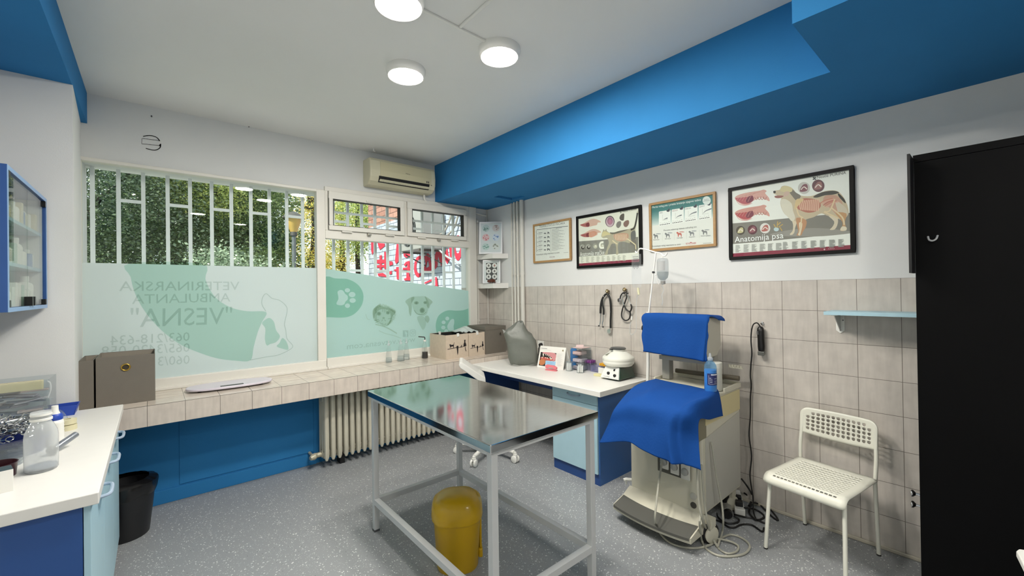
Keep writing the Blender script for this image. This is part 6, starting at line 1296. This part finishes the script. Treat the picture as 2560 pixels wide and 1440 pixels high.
# hoses hanging from the machine to the floor
q = lambda u, v, ax, val: pt(1560+u/4.8, 1120+v/4.8, ax, val)
M_hose = mat('pale_hose', 'a6a598', .4)
fl = .007
h1 = [q(465, 130, 'x', 2.53), q(430, 330, 'x', 2.47), q(395, 600, 'x', 2.36), q(374, 850, 'x', 2.30)]+[q(u, v, 'z', z) for u, v, z in ((400, 960, .045), (480, 1080, .012), (600, 1160, fl), (780, 1200, fl), (950, 1190, fl), (1060, 1150, fl), (1150, 1090, fl), (1280, 1040, fl), (1430, 1090, fl), (1510, 1180, fl), (1440, 1270, fl), (1260, 1302, fl), (1100, 1280, fl), (980, 1200, fl), (930, 1090, .03))]+[q(908, 900, 'x', 2.40), q(918, 800, 'x', 2.45)]
B().tube(smooth_path(h1, 6), .0065, 8).build('hose', M_hose, t)
h2 = [q(885, 100, 'y', 1.19), q(885, 400, 'y', 1.175), q(900, 650, 'y', 1.165), q(940, 850, 'y', 1.15), q(985, 970, 'z', .09), q(1040, 1060, 'z', .04), q(1130, 1190, 'z', .01)]
B().tube(smooth_path(h2, 6), .0075, 8).build('hose', M_hose, t)
h3 = [q(1045, -70, 'y', 1.19), q(1060, 0, 'y', 1.18), q(1120, 400, 'y', 1.165), q(1170, 650, 'y', 1.15), q(1190, 850, 'y', 1.12), q(1180, 1000, 'z', .04), q(1140, 1130, 'z', .012), q(1130, 1190, 'z', fl), q(1180, 1240, 'z', fl), q(1260, 1268, 'z', fl), q(1350, 1240, 'z', fl), q(1372, 1180, 'z', fl), q(1300, 1130, 'z', .015), q(1170, 1095, 'z', .02), q(1090, 1078, 'z', .03), q(1030, 1000, 'z', .08), q(1000, 870, 'y', 1.15), q(960, 600, 'y', 1.175), q(930, 200, 'y', 1.19)]
B().tube(smooth_path(h3, 6), .006, 8).build('hose', M_hose, t)
# the two blue cloths
m = mat('blue_drape', '15458b', .85, spec=.15, noise=.04, nscale=6, bump=.12, bscale=70)
def ctrl_surface(rows, nu, nv, wob):
    def cr(P, t_):
        n = len(P)-1; x = min(t_*n, n-1e-6); i = int(x); f = x-i; g = lambda j: Vector(P[max(0, min(n, j))])
        a, b, c, d = g(i-1), g(i), g(i+1), g(i+2)
        return 0.5*((2*b)+(c-a)*f+(2*a-5*b+4*c-d)*f*f+(3*b-3*c+d-a)*f**3)
    return lambda u, v: cr([cr(r, u) for r in rows], v)+wob(u, v)
rows = [[(2.86, 1.69, .88), (2.85, 1.55, .876), (2.84, 1.42, .876), (2.82, 1.30, .876), (2.79, 1.205, .893), (2.80, 1.178, .725)],
        [(2.62, 1.72, .85), (2.6, 1.57, .872), (2.6, 1.43, .874), (2.6, 1.3, .874), (2.6, 1.19, .868), (2.62, 1.175, .74)],
        [(2.40, 1.72, .752), (2.40, 1.6, .802), (2.40, 1.45, .815), (2.40, 1.30, .824), (2.40, 1.205, .822), (2.46, 1.17, .775)],
        [(2.37, 1.765, .62), (2.36, 1.6, .68), (2.37, 1.46, .68), (2.345, 1.33, .69), (2.40, 1.235, .68), (2.43, 1.165, .66)],
        [(2.335, 1.81, .50), (2.325, 1.59, .56), (2.345, 1.45, .535), (2.315, 1.31, .525), (2.38, 1.21, .515), (2.39, 1.14, .50)]]
wob = lambda u, v: Vector((-.022*math.exp(-((u-.62-.1*(v-.5))/.035)**2)*max(0, v-.42)*1.6+.018*math.exp(-((u-.70-.1*(v-.5))/.03)**2)*max(0, v-.42)*1.6-.016*math.sin(u*17+1.2)*max(0, v-.45)*1.5-.008*math.sin(u*31+v*5)*max(0, v-.5), 0, .006*math.sin(u*13+v*9)*(v < .55)*min(1, v*4)*(.55-v)*3+.016*math.exp(-((u-.72+.35*(v-.5))/.05)**2)*max(0, 1-abs(v-.42)/.3)+.01*math.exp(-((u-.25-.5*(v-.3))/.05)**2)*max(0, 1-abs(v-.4)/.3)))
o = B().grid(ctrl_surface(rows, 0, 0, wob), 60, 44).build('cloth', m, origin=(2.6, 1.45, .87), solid=.002, fix=False)
tag(o, 'royal blue cloth draped over the lower front of the cream machine', 'cloth')
rows = [[(3.03, 1.77, 1.36), (3.03, 1.65, 1.362), (3.03, 1.45, 1.362), (3.03, 1.30, 1.363), (3.035, 1.262, 1.345), (3.03, 1.25, 1.325)],
        [(2.93, 1.765, 1.366), (2.93, 1.65, 1.366), (2.93, 1.45, 1.366), (2.93, 1.30, 1.367), (2.95, 1.265, 1.355), (2.95, 1.252, 1.335)],
        [(2.822, 1.765, 1.360), (2.818, 1.65, 1.368), (2.818, 1.45, 1.368), (2.818, 1.30, 1.368), (2.822, 1.275, 1.366), (2.826, 1.266, 1.36)],
        [(2.808, 1.762, 1.24), (2.806, 1.65, 1.24), (2.808, 1.45, 1.24), (2.806, 1.31, 1.24), (2.808, 1.285, 1.24), (2.81, 1.274, 1.24)],
        [(2.80, 1.752, 1.085), (2.798, 1.66, 1.08), (2.80, 1.48, 1.075), (2.797, 1.34, 1.066), (2.80, 1.30, 1.064), (2.80, 1.284, 1.064)]]
wob2 = lambda u, v: Vector((-.007*math.sin(u*16+v*2)*max(0, v-.5)*2-.004*math.sin(u*41)*max(0, v-.55), .006*math.sin(v*25)*(u < .02)+.006*math.sin(v*31)*(u > .98), 0))
o = B().grid(ctrl_surface(rows, 0, 0, wob2), 50, 36).build('cloth', m, origin=(2.9, 1.5, 1.36), solid=.002, fix=False)
tag(o, 'royal blue cloth hung over the upper monitor of the cream machine', 'cloth')
# bottles on the machine
x, y, z = 2.75, 1.232, .886; t = thing('disinfectant_bottle', 'transparent blue disinfectant bottle with white cap on the lower blue cloth', 'bottle', (x, y, z))
M_bb = clear('blue_bottle', 'cfe6f5', .06, 1.4, .22, '9fd0ee')
B().lathe([(.034, .0), (.038, .005), (.038, .15), (.036, .168), (.024, .19), (.015, .197), (.015, .205)], (x, y, z), 26).build('bottle', M_bb, t, fix=False)
B().lathe([(.0001, .003), (.0365, .003), (.0365, .14), (.0001, .14)], (x, y, z), 24).build('liquid', mat('blue_liquid', '2f93de', .2), t)
B().lathe([(.016, .2), (.016, .216), (.009, .222), (.007, .24), (.004, .247)], (x, y, z), 16).build('cap', M_frostb, t)
lb = B().grid(lambda u, v: (x+.0388*math.cos(3.05+2.0*u), y+.0388*math.sin(3.05+2.0*u), z+.045+.075*v), 12, 2).build('label', mat('label_navy', '232a5e', .5), t, fix=False)
s = B(); P_ = lambda u, v, h_=0.0: Vector((x+.0392*math.cos(3.05+2.0*u), y+.0392*math.sin(3.05+2.0*u), z+.045+.075*v))
for u0, u1, v0, v1 in ((.3, .92, .86, .94), (.18, .3, .6, .63), (.18, .4, .5, .52), (.55, .8, .55, .57), (.18, .42, .38, .4), (.55, .85, .35, .37), (.2, .4, .25, .28), (.55, .8, .2, .22), (.12, .9, .1, .115), (.12, .135, .1, .85)):
    n_ = 5; s.add([P_(u0+(u1-u0)*i/n_, vv) for vv in (v0, v1) for i in range(n_+1)], [(i, i+1, n_+2+i, n_+1+i) for i in range(n_)])
s.build('label_print', ink('dfe4ee'), lb, fix=False)
x, y, z = 2.885, 1.252, .867; t = thing('white_container', 'plain white lidded cylinder behind the blue disinfectant bottle', 'container', (x, y, z))
B().lathe([(.034, 0), (.035, .004), (.035, .15)], (x, y, z), 24).build('body', mat('off_white_plastic', 'c2c2b8', .45), t); B().lathe([(.0365, .148), (.0365, .186), (.033, .19)], (x, y, z), 24).build('lid', MATS['off_white_plastic'], t)

# floor cables and power strip
q = lambda u, v, z=.006: pt(1780+u/8, 1180+v/8, 'z', z)
cb_ = [[q(-60, 930), q(0, 940), q(180, 1000), q(330, 1100), q(450, 1112), q(560, 1060), q(680, 1045), q(820, 1070), q(1000, 1190), q(1040, 1120)],
       [q(100, 830, .05), q(120, 900, .012), q(220, 990), q(350, 1032), q(500, 1010), q(540, 950), q(440, 880, .02)],
       [q(450, 850, .03), q(650, 900), q(860, 942), q(1040, 1020), q(1150, 1050)],
       [q(650, 720, .05), q(850, 742, .015), q(1000, 830), q(1040, 900), q(960, 950), q(850, 935, .016), q(740, 800), q(790, 640, .03)],
       [q(820, 610, .03), q(950, 650, .012), q(1080, 780), q(1200, 890), q(1300, 962), q(1312, 935), q(1230, 820), q(1100, 700), q(900, 590), q(640, 420, .06)],
       [Vector((3.16, 1.21, .2)), q(700, 280, .16), q(790, 430, .07), q(800, 560, .02), q(740, 680)]]
s = B()
for c in cb_: s.tube(smooth_path(c, 5), .006, 7)
tag(s.build('power_cable', M_rub, origin=q(700, 900, .0)), 'tangle of black power cables on the floor behind the machine and chair', 'cable')
c = q(520, 700, .0); t = thing('power_strip', 'white power strip with plugs on the floor behind the cream machine', 'power strip', (c.x, c.y, 0))
B().obox((c.x, c.y, .025), (.12, .06, 0), (-.014, .028, 0), (0, 0, .022)).build('strip', M_wplas, t, bevel=.004)
for i in (-1, 0, 1): B().obox((c.x+.07*i, c.y+.035*i, .065), (.016, .008, 0), (-.01, .02, 0), (0, 0, .018)).build('plug', M_wplas if i == 1 else M_rub, t, bevel=.004)
c = q(310, 880, .0); tag(B().tube([(c.x+.05, c.y+.03, .035), (c.x-.02, c.y-.01, .033)], .032, 14).tube([(c.x-.02, c.y-.01, .033), (c.x-.045, c.y-.023, .033)], [.03, .026], 14, 1).build('adapter_plug', [mat('plug_grey', '9c9b93', .5), M_rub], origin=(c.x, c.y, 0)), 'grey round coupling with black end lying on the floor by the machine wheel', 'plug')

# ---------------------------------------------------------------- perforated white chair
t = thing('white_chair', 'white perforated stacking chair against the tiled wall', 'chair', (2.965, .695, 0), None, math.atan2(.15, -.989))
M_ch = mat('chair_plastic', 'dcdccf', .38); M_cl = mat('chair_metal', 'dadace', .35)
def perforated(fn, w_, h_, nx, ny, mx_, my_, rx, ry, skip=lambda i, j: False, oct_=True, rc=.05, both=False):
    """plate w_ x h_ with a grid of real holes, bent through fn(u, v)"""
    s = B(); us = [-w_/2]+[-w_/2+mx_+(w_-2*mx_)*i/nx for i in range(nx+1)]+[w_/2]; vs_ = [0]+[my_+(h_-2*my_)*j/ny for j in range(ny+1)]+[h_]
    def rnd(u, v):
        for sg in (-1, 1):
            for (cv, test) in (((h_-rc), v > h_-rc),)+((((rc), v < rc),) if both else ()):
                cu = sg*(w_/2-rc)
                if test and sg*u > w_/2-rc:
                    d = math.hypot(u-cu, v-cv)
                    m_ = max(abs(u-cu), abs(v-cv))
                    if d > 1e-9: k_ = m_/d; return cu+(u-cu)*k_, cv+(v-cv)*k_
        return u, v
    P = lambda u, v: fn(*rnd(u, v))
    for j in range(len(vs_)-1):
        for i in range(len(us)-1):
            u0, u1, v0, v1 = us[i], us[i+1], vs_[j], vs_[j+1]; um, vm = (u0+u1)/2, (v0+v1)/2
            sq = [(u0, v0), (um, v0), (u1, v0), (u1, vm), (u1, v1), (um, v1), (u0, v1), (u0, vm)]
            if 0 < i < len(us)-2 and 0 < j < len(vs_)-2 and not skip(i-1, j-1):
                if oct_: ho = [(um+rx*math.cos(math.radians(225+45*q_)), vm+ry*math.sin(math.radians(225+45*q_))) for q_ in range(8)]
                else: ho = [(um-rx, vm-ry), (um, vm-ry), (um+rx, vm-ry), (um+rx, vm), (um+rx, vm+ry), (um, vm+ry), (um-rx, vm+ry), (um-rx, vm)]
                s.add([P(*a) for a in sq]+[P(*a) for a in ho], [(q_, (q_+1) % 8, 8+(q_+1) % 8, 8+q_) for q_ in range(8)], 0, True)
            else: s.add([P(*a) for a in sq]+[P(um, vm)], [(0, 1, 8, 7), (1, 2, 3, 8), (8, 3, 4, 5), (7, 8, 5, 6)], 0, True)
    return s
back = lambda u, v: (-.215-.03*(1-(u/.2)**2)-.09*(v-.07), u, .615+v-.018*(1-(u/.2)**2)*(1-v/.16))
perforated(back, .40, .158, 13, 5, .028, .022, .0095, .0095, lambda i, j: j == 4 and i in (0, 12), rc=.045).build('backrest', M_ch, t, local=True, solid=.006)
def seatf(u, v):
    f = -.19+v; z = .452-.012*math.sin(math.pi*min(1, v/.40))*(1-(u/.22)**2)
    if v > .38: a = min(1, (v-.38)/.1); f = -.19+.38+.055*math.sin(a*1.5708); z = .452-.055*(1-math.cos(a*1.5708))
    if abs(u) > .185: z -= (abs(u)-.185)**2*18
    return (f, u, z)
perforated(seatf, .41, .48, 16, 13, .045, .05, .0075, .0052, lambda i, j: j > 12, False, rc=.03).build('seat', M_ch, t, local=True, solid=.006)
for sg in (-1, 1):
    l = B().tube([(.238, .198*sg, .006), (.2, .185*sg, .40), (.19, .183*sg, .436)], .0105, 12).build('leg', M_cl, t, local=True); B().tube([(.238, .198*sg, 0), (.238, .198*sg, .008)], .0112, 12).build('foot_cap', mat('foot_black', '222220', .5), l, local=True)
    l = B().tube(smooth_path([(-.235, .19*sg, .006), (-.2, .19*sg, .40), (-.196, .193*sg, .46), (-.205, .195*sg, .55), (-.222, .19*sg, .66), (-.232, .185*sg, .74)], 4), .0105, 12).build('leg', M_cl, t, local=True); B().tube([(-.235, .19*sg, 0), (-.235, .19*sg, .008)], .0112, 12).build('foot_cap', MATS['foot_black'], l, local=True)
    B().tube([(.19, .175*sg, .436), (-.197, .185*sg, .436)], .009, 10).build('side_rail', M_cl, t, local=True)

# ---------------------------------------------------------------- black cupboard and the white table corner
t = thing('cupboard', 'tall glossy black cupboard against the right wall', 'cupboard', (3.03, -.3, 0))
M_bl = mat('black_gloss', '030304', .45, spec=.12)
B().box(2.822, -.86, 0, XR-.002, .262, 2.15).box(2.80, -.86, 2.152, XR-.002, .264, 2.186).build('carcass', M_bl, t)
B().box(2.80, -.296, .02, 2.82, .262, 2.15).build('door', M_bl, t, bevel=.001); d2 = B().box(2.80, -.858, .02, 2.82, -.30, 2.15).build('door', M_bl, t, bevel=.001)
B().box(2.672, .262, 1.615, 2.80, .272, 2.17).build('open_flap', mat('black_satin', '101011', .5), t)
a = pt(2332, 597, 'x', 2.795); B().tube(smooth_path([a+Vector((0, .016, .012)), a+Vector((-.012, .012, -.004)), a+Vector((-.014, 0, -.01)), a+Vector((-.012, -.012, -.002)), a+Vector((0, -.016, .014))], 4), .004, 7).build('hook', mat('grey_white_hook', 'bdbfc0', .3), t)
for z in (.528, .474):
    B().tube([(2.845, .262, z), (2.845, .285, z)], .006, 10).lathe([(.006, .018), (.016, .028), (.017, .034), (.008, .038)], (2.845, .262, z), 18, 0, (0, 1, 0)).build('knob', M_chrome, t)
tip = pt(2535, 1365, 'z', .72); e1 = Vector((0, -1, 0)); e2 = (pt(2560, 1415, 'z', .72)-tip); e2.z = 0; e2.normalize()
t = thing('side_table', 'white rounded table corner poking into the lower right of the frame', 'table', (tip.x, tip.y-.3, 0))
L1, L2 = .6, .45; rd = .03
cs = [tip+e1*rd, tip+(e1+e2)*rd*.28, tip+e2*rd, tip+e2*L2, tip+e2*L2+e1*L1, tip+e1*L1]
B().prism([c-Vector((0, 0, .022)) for c in cs], (0, 0, .022)).build('tabletop', M_wlam, t, bevel=.004)
for a, b_ in ((.08, .08), (.08, L2-.08), (L1-.08, .08), (L1-.08, L2-.08)):
    c = tip+e1*a+e2*b_; B().tube([(c.x, c.y, 0), (c.x, c.y, .698)], .016, 10).build('leg', M_cl, t)
bpy.context.view_layer.update()
